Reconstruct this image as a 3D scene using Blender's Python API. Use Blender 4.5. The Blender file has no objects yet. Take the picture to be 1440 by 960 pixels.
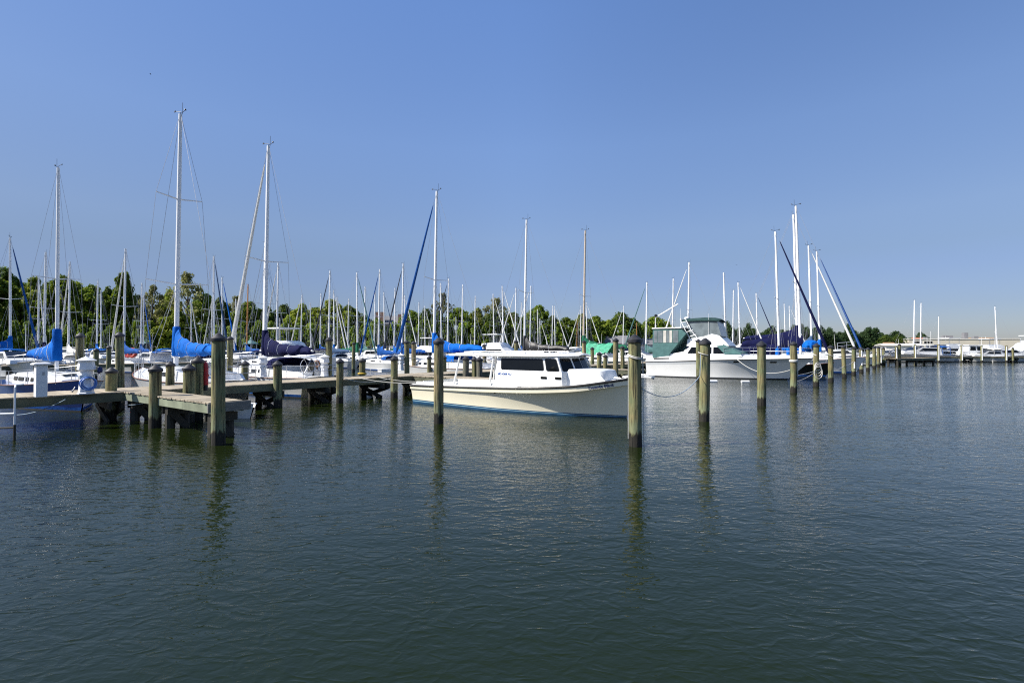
import bpy, math, random
import numpy as np
from mathutils import Vector, Matrix

R = math.radians
scene = bpy.context.scene
COL = scene.collection

# ------------------------------------------------------------------ camera
EYE, FOC = 2.5, 680.0                 # eye height in metres, focal length in pixels of a 1440-px-wide picture
TILT = math.atan(9.0 / FOC)          # slight upward tilt
K = FOC / 900.0
cam_data = bpy.data.cameras.new("camera")
cam_data.sensor_width = 36.0
cam_data.lens = 36.0 * FOC / 1440.0
cam_data.clip_start = 0.1
cam_data.clip_end = 9000.0
cam = bpy.data.objects.new("camera", cam_data)
COL.objects.link(cam)
cam.location = (0, 0, EYE)
cam.rotation_euler = (math.pi / 2 + TILT, 0, 0)
scene.camera = cam
scene.render.resolution_x, scene.render.resolution_y = 1024, 682

# ------------------------------------------------------------------ light
SUN_DIR = Vector((-0.95, -0.18, 0.93)).normalized()       # towards the sun: straight out to the left
SUN_EL = math.asin(SUN_DIR.z)
SUN_AZ = math.atan2(SUN_DIR.x, SUN_DIR.y)
world = bpy.data.worlds.new("World")
scene.world = world
world.use_nodes = True
wn, wl = world.node_tree.nodes, world.node_tree.links
wn.clear()
sky = wn.new("ShaderNodeTexSky")
sky.sky_type = 'NISHITA'
sky.sun_disc = False
sky.sun_elevation = SUN_EL
sky.sun_rotation = SUN_AZ
sky.altitude = 0.0
sky.air_density = 1.0
sky.dust_density = 0.4
sky.ozone_density = 2.5
# the hazy blue of this sky: the physical sky's colour balance, tuned by height above the horizon
tcw = wn.new("ShaderNodeTexCoord"); sepw = wn.new("ShaderNodeSeparateXYZ"); tint = wn.new("ShaderNodeValToRGB")
wl.new(tcw.outputs["Generated"], sepw.inputs[0]); wl.new(sepw.outputs["Z"], tint.inputs["Fac"])
SIDE_L, SIDE_R = 0.68, 0.84      # hand-set factors that scale the sky colour down towards either side
TINT = [(0.0, (.60, .64, .84)), (.07, (.65, .67, .88)), (.13, (.79, .78, .97)), (.165, (.90, .87, .98)), (.22, (1.1, 1.05, 1.14)), (.38, (1.33, 1.36, 1.53)), (.58, (1.31, 1.47, 1.78)), (1.0, (.85, 1.0, 1.1))]
for i, (p_, c_) in enumerate(TINT):
    el = tint.color_ramp.elements[i] if i < 2 else tint.color_ramp.elements.new(p_)
    if i == 1: el.position = p_
    el.position = p_; el.color = (*[x / 2 for x in c_], 1)
hs = wn.new("ShaderNodeVectorMath"); hs.operation = 'MULTIPLY'
hv_ = wn.new("ShaderNodeVectorMath"); hv_.operation = 'SCALE'; hv_.inputs["Scale"].default_value = 2.0
side_l = wn.new("ShaderNodeMapRange"); side_r = wn.new("ShaderNodeMapRange"); side_m = wn.new("ShaderNodeMath"); side_m.operation = 'MULTIPLY'
for n_, v_ in ((side_l, (-.75, .0, SIDE_L * 1.68, 1.68)), (side_r, (.05, .75, 1.0, SIDE_R))):
    for k_, x_ in zip(("From Min", "From Max", "To Min", "To Max"), v_): n_.inputs[k_].default_value = x_
    wl.new(sepw.outputs["X"], n_.inputs["Value"])
wl.new(side_l.outputs[0], side_m.inputs[0]); wl.new(side_r.outputs[0], side_m.inputs[1]); wl.new(side_m.outputs[0], hv_.inputs["Scale"])
bg = wn.new("ShaderNodeBackground")
bg.inputs["Strength"].default_value = 0.085
out = wn.new("ShaderNodeOutputWorld")
wl.new(sky.outputs[0], hs.inputs[0]); wl.new(tint.outputs[0], hs.inputs[1])
wl.new(hs.outputs[0], hv_.inputs[0]); wl.new(hv_.outputs[0], bg.inputs["Color"])
wl.new(bg.outputs[0], out.inputs["Surface"])

sun_data = bpy.data.lights.new("sun", 'SUN')
sun_data.energy = 4.8
sun_data.angle = R(0.5)
sun_data.color = (1.0, 0.95, 0.87)
sun = bpy.data.objects.new("sun", sun_data)
COL.objects.link(sun)
sun.rotation_euler = SUN_DIR.to_track_quat('Z', 'Y').to_euler()

vs = scene.view_settings
vs.view_transform = 'Standard'
vs.look = 'None'
vs.exposure = 0.75
vs.gamma = 1.0
vs.use_curve_mapping = False
scene.cycles.max_bounces = 8
scene.cycles.use_denoising = False
scene.cycles.pixel_filter_type = 'BLACKMAN_HARRIS'
scene.cycles.filter_width = 1.15
scene.cycles.sample_clamp_indirect = 4.0

# ------------------------------------------------------------------ placing by sight line
def ray(px, py):
    dx, dz = (px - 720.0) / FOC, (480.0 - py) / FOC
    c, s = math.cos(TILT), math.sin(TILT)
    return Vector((dx, c - dz * s, s + dz * c))

def on_z(px, py, z=0.0):
    d = ray(px, py)
    return Vector((0, 0, EYE)) + d * ((z - EYE) / d.z)

def at_d(px, D, z=0.0):
    """the point at height z seen in image column px; D is the distance out, in units of K metres"""
    return Vector(((px - 720.0) / 900.0 * D, D * K, z))

def z_at(py, D):
    d = ray(720, py)
    return EYE + d.z / d.y * D * K

# ------------------------------------------------------------------ materials
def _nt(name):
    m = bpy.data.materials.new(name)
    m.use_nodes = True
    nt = m.node_tree
    b = nt.nodes["Principled BSDF"]
    return m, nt, b

def pbr(name, col, rough=0.5, var=0.08, scale=4.0, metal=0.0, bump=0.0, coat=0.0, stretch=(1, 1, 1), island=0.0, rvar=0.08, spec=0.5):
    m, nt, b = _nt(name)
    N, L = nt.nodes, nt.links
    tc = N.new("ShaderNodeTexCoord")
    mp = N.new("ShaderNodeMapping"); mp.inputs["Scale"].default_value = stretch
    L.new(tc.outputs["Object"], mp.inputs["Vector"])
    nz = N.new("ShaderNodeTexNoise")
    nz.inputs["Scale"].default_value = scale
    nz.inputs["Detail"].default_value = 5.0
    L.new(mp.outputs[0], nz.inputs["Vector"])
    cr = N.new("ShaderNodeValToRGB")
    cr.color_ramp.elements[0].position = 0.3
    cr.color_ramp.elements[1].position = 0.7
    lo = [max(0, c * (1 - var)) for c in col[:3]]
    hi = [min(1, c * (1 + var)) for c in col[:3]]
    cr.color_ramp.elements[0].color = (*lo, 1)
    cr.color_ramp.elements[1].color = (*hi, 1)
    L.new(nz.outputs["Fac"], cr.inputs["Fac"])
    src = cr.outputs[0]
    if island > 0:
        ge = N.new("ShaderNodeNewGeometry")
        mr = N.new("ShaderNodeMapRange")
        mr.inputs["To Min"].default_value = 1 - island
        mr.inputs["To Max"].default_value = 1 + island
        L.new(ge.outputs["Random Per Island"], mr.inputs["Value"])
        hv = N.new("ShaderNodeHueSaturation")
        L.new(mr.outputs[0], hv.inputs["Value"])
        L.new(src, hv.inputs["Color"])
        src = hv.outputs[0]
    L.new(src, b.inputs["Base Color"])
    rr = N.new("ShaderNodeMapRange")
    rr.inputs["To Min"].default_value = max(0.02, rough - rvar)
    rr.inputs["To Max"].default_value = min(1, rough + rvar)
    L.new(nz.outputs["Fac"], rr.inputs["Value"])
    L.new(rr.outputs[0], b.inputs["Roughness"])
    b.inputs["Metallic"].default_value = metal
    b.inputs["Specular IOR Level"].default_value = spec
    b.inputs["Coat Weight"].default_value = coat
    b.inputs["Coat Roughness"].default_value = 0.08
    if bump > 0:
        bp = N.new("ShaderNodeBump")
        bp.inputs["Strength"].default_value = 1.0
        bp.inputs["Distance"].default_value = bump
        L.new(nz.outputs["Fac"], bp.inputs["Height"])
        L.new(bp.outputs[0], b.inputs["Normal"])
    return m

def pile_mat(name, dark, light, green):
    """pressure-treated timber: streaks down the grain, pale algae band, black wet foot"""
    m, nt, b = _nt(name)
    N, L = nt.nodes, nt.links
    ge = N.new("ShaderNodeNewGeometry")
    oi = N.new("ShaderNodeObjectInfo")
    mp = N.new("ShaderNodeMapping"); mp.inputs["Scale"].default_value = (9, 9, 0.55)
    ad = N.new("ShaderNodeVectorMath"); ad.operation = 'ADD'
    L.new(ge.outputs["Position"], ad.inputs[0]); L.new(oi.outputs["Random"], ad.inputs[1])
    L.new(ad.outputs[0], mp.inputs["Vector"])
    n1 = N.new("ShaderNodeTexNoise"); n1.inputs["Scale"].default_value = 1.6; n1.inputs["Detail"].default_value = 7; n1.inputs["Roughness"].default_value = 0.65
    L.new(mp.outputs[0], n1.inputs["Vector"])
    n2 = N.new("ShaderNodeTexNoise"); n2.inputs["Scale"].default_value = 2.3; n2.inputs["Detail"].default_value = 4
    L.new(ad.outputs[0], n2.inputs["Vector"])
    cr = N.new("ShaderNodeValToRGB")
    e = cr.color_ramp.elements
    e[0].position, e[0].color = 0.30, (*dark, 1)
    e[1].position, e[1].color = 0.68, (*light, 1)
    L.new(n1.outputs["Fac"], cr.inputs["Fac"])
    mg = N.new("ShaderNodeMixRGB")
    mg.inputs["Color2"].default_value = (*green, 1)
    gr = N.new("ShaderNodeValToRGB")
    gr.color_ramp.elements[0].position = 0.42; gr.color_ramp.elements[1].position = 0.66
    gr.color_ramp.elements[1].color = (0.75, 0.75, 0.75, 1)
    L.new(n2.outputs["Fac"], gr.inputs["Fac"])
    L.new(gr.outputs[0], mg.inputs["Fac"]); L.new(cr.outputs[0], mg.inputs["Color1"])
    sp = N.new("ShaderNodeSeparateXYZ"); L.new(ge.outputs["Position"], sp.inputs[0])
    mpz = N.new("ShaderNodeMapping"); mpz.inputs["Scale"].default_value = (14, 14, 3.0); L.new(ad.outputs[0], mpz.inputs["Vector"])
    nzz = N.new("ShaderNodeTexNoise"); nzz.inputs["Scale"].default_value = 1.0; nzz.inputs["Detail"].default_value = 4; L.new(mpz.outputs[0], nzz.inputs["Vector"])
    zz = N.new("ShaderNodeMath"); zz.operation = 'MULTIPLY_ADD'; zz.inputs[1].default_value = 0.45
    L.new(nzz.outputs["Fac"], zz.inputs[0]); L.new(sp.outputs["Z"], zz.inputs[2])
    band = N.new("ShaderNodeValToRGB")
    be = band.color_ramp.elements
    be[0].position, be[0].color = 0.55, (0, 0, 0, 1)
    be[1].position, be[1].color = 0.62, (0.8, 0.8, 0.8, 1)
    x = be.new(0.74); x.color = (0.65, 0.65, 0.65, 1)
    x = be.new(0.99); x.color = (0, 0, 0, 1)
    L.new(zz.outputs[0], band.inputs["Fac"])
    m2 = N.new("ShaderNodeMixRGB"); m2.inputs["Color2"].default_value = (0.20, 0.23, 0.13, 1)
    L.new(band.outputs[0], m2.inputs["Fac"]); L.new(mg.outputs[0], m2.inputs["Color1"])
    wet = N.new("ShaderNodeValToRGB")
    we = wet.color_ramp.elements
    we[0].position, we[0].color = 0.52, (1, 1, 1, 1)
    we[1].position, we[1].color = 0.60, (0, 0, 0, 1)
    L.new(zz.outputs[0], wet.inputs["Fac"])
    m3 = N.new("ShaderNodeMixRGB"); m3.inputs["Color2"].default_value = (0.016, 0.014, 0.009, 1)
    L.new(wet.outputs[0], m3.inputs["Fac"]); L.new(m2.outputs[0], m3.inputs["Color1"])
    L.new(m3.outputs[0], b.inputs["Base Color"])
    b.inputs["Roughness"].default_value = 0.8
    mp3 = N.new("ShaderNodeMapping"); mp3.inputs["Scale"].default_value = (26, 26, 0.9)
    L.new(ad.outputs[0], mp3.inputs["Vector"])
    n3 = N.new("ShaderNodeTexNoise"); n3.inputs["Scale"].default_value = 1.0; n3.inputs["Detail"].default_value = 3
    L.new(mp3.outputs[0], n3.inputs["Vector"])
    ck = N.new("ShaderNodeValToRGB")
    ck.color_ramp.elements[0].position = 0.36; ck.color_ramp.elements[0].color = (.28, .26, .22, 1)
    ck.color_ramp.elements[1].position = 0.47; ck.color_ramp.elements[1].color = (1, 1, 1, 1)
    L.new(n3.outputs["Fac"], ck.inputs["Fac"])
    mk = N.new("ShaderNodeMixRGB"); mk.blend_type = 'MULTIPLY'; mk.inputs["Fac"].default_value = 1.0
    L.new(m3.outputs[0], mk.inputs["Color1"]); L.new(ck.outputs[0], mk.inputs["Color2"])
    L.new(mk.outputs[0], b.inputs["Base Color"])
    ah = N.new("ShaderNodeMath"); ah.operation = 'ADD'
    L.new(n1.outputs["Fac"], ah.inputs[0]); L.new(ck.outputs[0], ah.inputs[1])
    bp = N.new("ShaderNodeBump"); bp.inputs["Distance"].default_value = 0.02
    L.new(ah.outputs[0], bp.inputs["Height"]); L.new(bp.outputs[0], b.inputs["Normal"])
    return m

def leaf_mat(name, c1, c2, trans=0.45):
    m, nt, b = _nt(name)
    N, L = nt.nodes, nt.links
    ge = N.new("ShaderNodeNewGeometry")
    cr = N.new("ShaderNodeValToRGB")
    cr.color_ramp.elements[0].color = (*c1, 1)
    cr.color_ramp.elements[1].color = (*c2, 1)
    L.new(ge.outputs["Random Per Island"], cr.inputs["Fac"])
    tc = N.new("ShaderNodeTexCoord")
    nz = N.new("ShaderNodeTexNoise"); nz.inputs["Scale"].default_value = 0.35
    L.new(tc.outputs["Object"], nz.inputs["Vector"])
    oi = N.new("ShaderNodeObjectInfo")
    mr = N.new("ShaderNodeMapRange"); mr.inputs["To Min"].default_value = 0.75; mr.inputs["To Max"].default_value = 1.3
    L.new(oi.outputs["Random"], mr.inputs["Value"])
    mu = N.new("ShaderNodeMath"); mu.operation = 'MULTIPLY_ADD'
    mu.inputs[1].default_value = 0.9; L.new(nz.outputs["Fac"], mu.inputs[0])
    mu.inputs[2].default_value = 0.5
    mm = N.new("ShaderNodeMath"); mm.operation = 'MULTIPLY'
    L.new(mu.outputs[0], mm.inputs[0]); L.new(mr.outputs[0], mm.inputs[1])
    hv = N.new("ShaderNodeHueSaturation"); L.new(mm.outputs[0], hv.inputs["Value"]); L.new(cr.outputs[0], hv.inputs["Color"])
    L.new(hv.outputs[0], b.inputs["Base Color"])
    b.inputs["Roughness"].default_value = 0.65
    b.inputs["Specular IOR Level"].default_value = 0.25
    tr = N.new("ShaderNodeBsdfTranslucent"); L.new(hv.outputs[0], tr.inputs["Color"])
    mx = N.new("ShaderNodeMixShader"); mx.inputs[0].default_value = trans
    L.new(b.outputs[0], mx.inputs[1]); L.new(tr.outputs[0], mx.inputs[2])
    L.new(mx.outputs[0], N["Material Output"].inputs["Surface"])
    return m

def water_mat():
    m, nt, b = _nt("water_surface")
    N, L = nt.nodes, nt.links
    b.inputs["Base Color"].default_value = (0.0085, 0.0140, 0.002, 1)
    b.inputs["Roughness"].default_value = 0.045
    b.inputs["IOR"].default_value = 1.42
    ge = N.new("ShaderNodeNewGeometry")
    def noise(scale, rot, stretch, detail=2.0, rough=0.5, dist=0.0):
        mp = N.new("ShaderNodeMapping")
        mp.inputs["Rotation"].default_value = (0, 0, R(rot))
        mp.inputs["Scale"].default_value = stretch
        L.new(ge.outputs["Position"], mp.inputs["Vector"])
        n = N.new("ShaderNodeTexNoise")
        n.inputs["Scale"].default_value = scale
        n.inputs["Detail"].default_value = detail
        n.inputs["Roughness"].default_value = rough
        n.inputs["Distortion"].default_value = dist
        L.new(mp.outputs[0], n.inputs["Vector"])
        return n.outputs["Fac"]
    def mul(a, k):
        n = N.new("ShaderNodeMath"); n.operation = 'MULTIPLY'
        L.new(a, n.inputs[0])
        if isinstance(k, float): n.inputs[1].default_value = k
        else: L.new(k, n.inputs[1])
        return n.outputs[0]
    def add(a, c):
        n = N.new("ShaderNodeMath"); n.operation = 'ADD'
        L.new(a, n.inputs[0]); L.new(c, n.inputs[1]); return n.outputs[0]
    def crest(a):
        """turn smooth noise into peaked wavelets with flat troughs"""
        n1 = N.new("ShaderNodeMath"); n1.operation = 'MULTIPLY_ADD'; n1.inputs[1].default_value = 2.0; n1.inputs[2].default_value = -1.0
        L.new(a, n1.inputs[0])
        n2 = N.new("ShaderNodeMath"); n2.operation = 'ABSOLUTE'; L.new(n1.outputs[0], n2.inputs[0])
        n3 = N.new("ShaderNodeMath"); n3.operation = 'SMOOTH_MIN'; n3.inputs[1].default_value = 0.5; n3.inputs[2].default_value = 0.3
        L.new(n2.outputs[0], n3.inputs[0])
        n4 = N.new("ShaderNodeMath"); n4.operation = 'SUBTRACT'; n4.inputs[0].default_value = 1.0; L.new(n3.outputs[0], n4.inputs[1])
        return n4.outputs[0]
    swell = mul(noise(0.6, 18, (0.45, 1, 1), 2), 0.032)
    chop = mul(crest(noise(2.6, 22, (0.5, 1, 1), 1.5, 0.5, 0.5)), 0.0115)
    rip = mul(crest(noise(6.2, -14, (0.55, 1, 1), 1.5, 0.5, 0.6)), 0.0098)
    fine = mul(noise(15.0, 26, (0.6, 1, 1), 2.5, 0.55, 0.3), 0.0062)
    patch = noise(0.11, 25, (0.45, 1, 1), 3, 0.55)
    pr = N.new("ShaderNodeMapRange")
    pr.inputs["From Min"].default_value = 0.3; pr.inputs["From Max"].default_value = 0.7
    pr.inputs["To Min"].default_value = 0.45; pr.inputs["To Max"].default_value = 1.3
    L.new(patch, pr.inputs["Value"])
    h = add(swell, mul(add(add(chop, rip), fine), pr.outputs[0]))
    bp = N.new("ShaderNodeBump")
    bp.inputs["Strength"].default_value = 1.0
    bp.inputs["Distance"].default_value = 1.2
    L.new(h, bp.inputs["Height"])
    L.new(bp.outputs[0], b.inputs["Normal"])
    return m

M = {}
M["water"] = water_mat()
M["gel"] = pbr("white_gelcoat", (0.80, 0.80, 0.78), 0.28, 0.04, 1.5, coat=0.3)
M["gelwarm"] = pbr("ivory_gelcoat", (0.79, 0.735, 0.56), 0.22, 0.03, 1.2, coat=0.4)
M["gelgrey"] = pbr("grey_white_gelcoat", (0.60, 0.62, 0.63), 0.3, 0.04, 1.2, coat=0.3)
M["deckwhite"] = pbr("painted_deck", (0.76, 0.76, 0.73), 0.5, 0.05, 3.0)
M["navyhull"] = pbr("navy_gelcoat", (0.012, 0.05, 0.25), 0.18, 0.1, 1.2, coat=0.4)
M["blackhull"] = pbr("black_gelcoat", (0.008, 0.009, 0.014), 0.15, 0.1, 1.2, coat=0.4)
M["bluestripe"] = pbr("blue_boot_paint", (0.014, 0.06, 0.13), 0.35, 0.2, 3.0)
M["tealstripe"] = pbr("pale_stripe_paint", (0.25, 0.42, 0.50), 0.35, 0.1, 3.0)
M["bottom"] = pbr("bottom_paint", (0.012, 0.014, 0.02), 0.6, 0.3, 3.0)
M["black"] = pbr("black_rubber", (0.012, 0.012, 0.014), 0.5, 0.2, 6.0)
M["cap"] = pbr("black_pile_cap", (0.026, 0.026, 0.030), 0.5, 0.6, 9.0)
M["glass"] = pbr("dark_glass", (0.005, 0.006, 0.007), 0.06, 0.2, 2.0, rvar=0.02, spec=0.22)
M["alu"] = pbr("painted_mast", (0.84, 0.84, 0.83), 0.4, 0.05, 2.0)
M["alugrey"] = pbr("bare_aluminium", (0.42, 0.43, 0.45), 0.42, 0.08, 2.0, metal=0.3)
M["alutan"] = pbr("tan_mast_paint", (0.50, 0.42, 0.33), 0.45, 0.06, 2.0)
M["woodmast"] = pbr("varnished_spar", (0.50, 0.22, 0.06), 0.35, 0.15, 3.0, stretch=(6, 6, 0.4))
M["steel"] = pbr("stainless_tube", (0.62, 0.63, 0.65), 0.25, 0.05, 4.0, metal=0.8)
M["wire"] = pbr("rigging_wire", (0.34, 0.35, 0.38), 0.45, 0.05, 4.0, metal=0.3)
M["blue"] = pbr("bright_blue_canvas", (0.004, 0.115, 0.47), 0.8, 0.22, 2.2, bump=0.05, spec=0.12)
M["midblue"] = pbr("royal_blue_canvas", (0.010, 0.07, 0.27), 0.8, 0.2, 2.2, bump=0.05, spec=0.12)
M["navy"] = pbr("navy_canvas", (0.006, 0.008, 0.045), 0.85, 0.25, 2.2, bump=0.05, spec=0.12)
M["greyblue"] = pbr("slate_blue_canvas", (0.05, 0.09, 0.17), 0.85, 0.2, 2.2, bump=0.04, spec=0.12)
M["teal"] = pbr("teal_canvas", (0.085, 0.175, 0.17), 0.85, 0.15, 2.2, bump=0.04, spec=0.12)
M["green"] = pbr("green_canvas", (0.015, 0.11, 0.06), 0.85, 0.2, 2.2, bump=0.04, spec=0.12)
M["bimini"] = pbr("grey_green_canvas", (0.03, 0.062, 0.060), 0.85, 0.2, 2.2, bump=0.04, spec=0.12)
M["mint"] = pbr("mint_green_tarp", (0.045, 0.29, 0.17), 0.6, 0.25, 3.0, bump=0.08)
M["sailwhite"] = pbr("white_sailcloth", (0.66, 0.66, 0.63), 0.8, 0.06, 3.0, bump=0.02)
M["darkjib"] = pbr("dark_grey_sailcloth", (0.05, 0.055, 0.075), 0.8, 0.15, 3.0, bump=0.02, spec=0.12)
M["clear"] = pbr("smoky_vinyl_curtain", (0.16, 0.19, 0.20), 0.18, 0.35, 1.6)
M["curtain"] = pbr("pale_curtain", (0.5, 0.48, 0.43), 0.8, 0.2, 3.0)
M["plank"] = pbr("weathered_planks", (0.33, 0.28, 0.205), 0.85, 0.22, 3.0, bump=0.01, stretch=(1, 6, 1), island=0.22)
M["stringer"] = pbr("treated_stringer", (0.105, 0.11, 0.07), 0.85, 0.28, 2.0, bump=0.01, island=0.15)
M["litstringer"] = pbr("sunlit_green_stringer", (0.21, 0.235, 0.16), 0.85, 0.28, 2.0, bump=0.01, island=0.15)  # lit copy of the treated stringer: sunlight put into a paler green
M["strap"] = pbr("white_webbing", (0.6, 0.62, 0.66), 0.8, 0.05, 8.0)
M["undertimber"] = pbr("dark_timber", (0.035, 0.032, 0.024), 0.8, 0.3, 3.0)  # very dark even colour for timber below deck level
M["greyboard"] = pbr("grey_end_board", (0.20, 0.19, 0.17), 0.85, 0.2, 3.0, bump=0.01, stretch=(1, 1, 5))
M["pile_a"] = pile_mat("olive_pile_timber", (0.06, 0.053, 0.022), (0.33, 0.285, 0.13), (0.14, 0.18, 0.085))
M["pile_b"] = pile_mat("brown_pile_timber", (0.06, 0.046, 0.022), (0.42, 0.33, 0.17), (0.18, 0.19, 0.095))
M["pile_c"] = pile_mat("grey_pile_timber", (0.065, 0.06, 0.045), (0.21, 0.195, 0.15), (0.11, 0.12, 0.085))
M["rope"] = pbr("pale_dock_rope", (0.55, 0.54, 0.50), 0.85, 0.15, 20.0)
M["bluerope"] = pbr("pale_blue_rope", (0.34, 0.45, 0.55), 0.85, 0.15, 20.0)
M["hose"] = pbr("blue_water_hose", (0.10, 0.24, 0.60), 0.45, 0.2, 8.0)
M["navyvinyl"] = pbr("navy_vinyl", (0.012, 0.03, 0.14), 0.5, 0.2, 5.0)
M["plastic"] = pbr("white_plastic", (0.78, 0.79, 0.80), 0.4, 0.04, 3.0)
M["red"] = pbr("red_pipe_paint", (0.45, 0.012, 0.016), 0.4, 0.2, 5.0)
M["orange"] = pbr("orange_red_foam", (0.50, 0.07, 0.045), 0.6, 0.2, 5.0)
M["yellow"] = pbr("yellow_paint", (0.55, 0.36, 0.03), 0.6, 0.2, 5.0)
M["teak"] = pbr("brown_teak", (0.20, 0.075, 0.03), 0.5, 0.2, 5.0)
M["ink"] = pbr("dark_blue_lettering", (0.012, 0.03, 0.12), 0.5, 0.05, 3.0)
M["inkblue"] = pbr("blue_lettering", (0.03, 0.10, 0.34), 0.5, 0.05, 3.0)
M["bark"] = pbr("tree_bark", (0.07, 0.055, 0.04), 0.9, 0.3, 3.0)
M["land"] = pbr("shore_ground", (0.09, 0.095, 0.045), 0.95, 0.35, 0.15)
M["leaf_a"] = leaf_mat("broadleaf_green", (0.093, 0.178, 0.016), (0.240, 0.295, 0.028))
M["leaf_b"] = leaf_mat("yellow_green_leaf", (0.157, 0.240, 0.021), (0.328, 0.360, 0.039))
M["leaf_c"] = leaf_mat("dark_green_leaf", (0.046, 0.104, 0.016), (0.142, 0.186, 0.024))
M["leaf_d"] = leaf_mat("olive_feather_leaf", (0.146, 0.166, 0.053), (0.286, 0.273, 0.098))
M["leaf_far"] = leaf_mat("distant_leaf", (0.045, 0.101, 0.035), (0.084, 0.133, 0.045))
M["brick"] = pbr("tan_red_brick", (0.36, 0.21, 0.15), 0.9, 0.2, 1.5)
M["wallwhite"] = pbr("white_siding", (0.70, 0.69, 0.66), 0.8, 0.06, 1.0)
M["wallbeige"] = pbr("beige_panel_wall", (0.50, 0.46, 0.38), 0.85, 0.08, 0.3)
M["roofgrey"] = pbr("grey_shingle_roof", (0.17, 0.17, 0.18), 0.9, 0.15, 1.5)
M["rooftan"] = pbr("tan_shingle_roof", (0.30, 0.19, 0.11), 0.9, 0.2, 1.5)
M["rooforange"] = pbr("orange_red_roof", (0.42, 0.12, 0.06), 0.9, 0.15, 1.5)
M["roofteal"] = pbr("teal_metal_roof", (0.10, 0.22, 0.24), 0.5, 0.1, 1.5)
M["rooflight"] = pbr("pale_metal_roof", (0.62, 0.60, 0.55), 0.6, 0.05, 1.0)

# ------------------------------------------------------------------ mesh building
class MB:
    def __init__(s):
        s.v, s.f = [], []
    def add(s, vs, fs):
        o = len(s.v)
        s.v += [tuple(p) for p in vs]
        s.f += [tuple(i + o for i in q) for q in fs]
    def box(s, c, d, rz=0.0, mat=None):
        hx, hy, hz = d[0] / 2, d[1] / 2, d[2] / 2
        m = Matrix.Translation(c) @ (mat if mat is not None else Matrix.Rotation(rz, 4, 'Z'))
        vs = [m @ Vector((x, y, z)) for x in (-hx, hx) for y in (-hy, hy) for z in (-hz, hz)]
        s.add(vs, [(0, 1, 3, 2), (4, 6, 7, 5), (0, 4, 5, 1), (2, 3, 7, 6), (0, 2, 6, 4), (1, 5, 7, 3)])
    def bbox(s, c, d, bev=0.01, rz=0.0):
        """box with chamfered edges"""
        m = Matrix.Translation(c) @ Matrix.Rotation(rz, 4, 'Z')
        h = [x / 2 for x in d]
        b = min(bev, *(x * 0.45 for x in h))
        rings = []
        for z, i in ((-h[2], b), (-h[2] + b, 0), (h[2] - b, 0), (h[2], b)):
            x, y = h[0] - i, h[1] - i
            if i:
                pts = [(-x, -y + 0), (x, -y), (x, y), (-x, y)]
                pts = [(-x + 1e-4, -y, z), (x - 1e-4, -y, z), (x, -y + 1e-4, z), (x, y - 1e-4, z), (x - 1e-4, y, z), (-x + 1e-4, y, z), (-x, y - 1e-4, z), (-x, -y + 1e-4, z)]
            else:
                pts = [(-x + b, -y, z), (x - b, -y, z), (x, -y + b, z), (x, y - b, z), (x - b, y, z), (-x + b, y, z), (-x, y - b, z), (-x, -y + b, z)]
            rings.append([m @ Vector(p) for p in pts])
        s.loft(rings, closed=True, cap=True)
    def loft(s, rows, closed=False, cap=False):
        n = len(rows[0])
        o = len(s.v)
        for r in rows:
            s.v += [tuple(p) for p in r]
        k = n if closed else n - 1
        for i in range(len(rows) - 1):
            for j in range(k):
                a, b = o + i * n + j, o + i * n + (j + 1) % n
                s.f.append((a, b, b + n, a + n))
        if cap:
            s.f.append(tuple(o + j for j in reversed(range(n))))
            s.f.append(tuple(o + (len(rows) - 1) * n + j for j in range(n)))
    def tube(s, pts, r, n=8, cap=True):
        pts = [Vector(p) for p in pts]
        rs = r if isinstance(r, (list, tuple)) else [r] * len(pts)
        rows = []
        up = None
        for i, p in enumerate(pts):
            t = (pts[min(i + 1, len(pts) - 1)] - pts[max(i - 1, 0)]).normalized()
            if up is None:
                a = Vector((0, 0, 1)) if abs(t.z) < 0.9 else Vector((1, 0, 0))
                up = t.cross(a).normalized()
            up = (up - t * up.dot(t)).normalized()
            w = t.cross(up)
            rows.append([p + (up * math.cos(q) + w * math.sin(q)) * rs[i] for q in (2 * math.pi * k / n for k in range(n))])
        s.loft(rows, closed=True, cap=cap)
    def lathe(s, prof, n=16, c=(0, 0, 0), sides_flat=0.0):
        rows = [[(c[0] + r * math.cos(2 * math.pi * (k + sides_flat) / n), c[1] + r * math.sin(2 * math.pi * (k + sides_flat) / n), c[2] + z) for k in range(n)] for r, z in prof]
        s.loft(rows, closed=True, cap=True)
    def prism(s, poly, off):
        """poly: 3-D points in order; off: extrusion vector"""
        off = Vector(off)
        a = [Vector(p) for p in poly]
        s.loft([a, [p + off for p in a]], closed=True, cap=True)
    def torus(s, c, R0, r, axis='X', n=20, k=8):
        pts = []
        for i in range(n + 1):
            q = 2 * math.pi * i / n
            u, v = R0 * math.cos(q), R0 * math.sin(q)
            pts.append({'X': (c[0], c[1] + u, c[2] + v), 'Y': (c[0] + u, c[1], c[2] + v), 'Z': (c[0] + u, c[1] + v, c[2])}[axis])
        s.tube(pts, r, k, cap=False)
    def build(s, name, mat, parent=None, smooth=True, angle=32):
        me = bpy.data.meshes.new(name)
        me.from_pydata(s.v, [], s.f)
        me.validate()
        import bmesh
        bm = bmesh.new(); bm.from_mesh(me)
        bmesh.ops.recalc_face_normals(bm, faces=bm.faces)
        bm.to_mesh(me); bm.free()
        me.materials.append(mat)
        if smooth:
            me.polygons.foreach_set("use_smooth", [True] * len(me.polygons))
            me.set_sharp_from_angle(angle=R(angle))
        o = bpy.data.objects.new(name, me)
        COL.objects.link(o)
        if parent is not None:
            o.parent = parent
        return o

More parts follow.
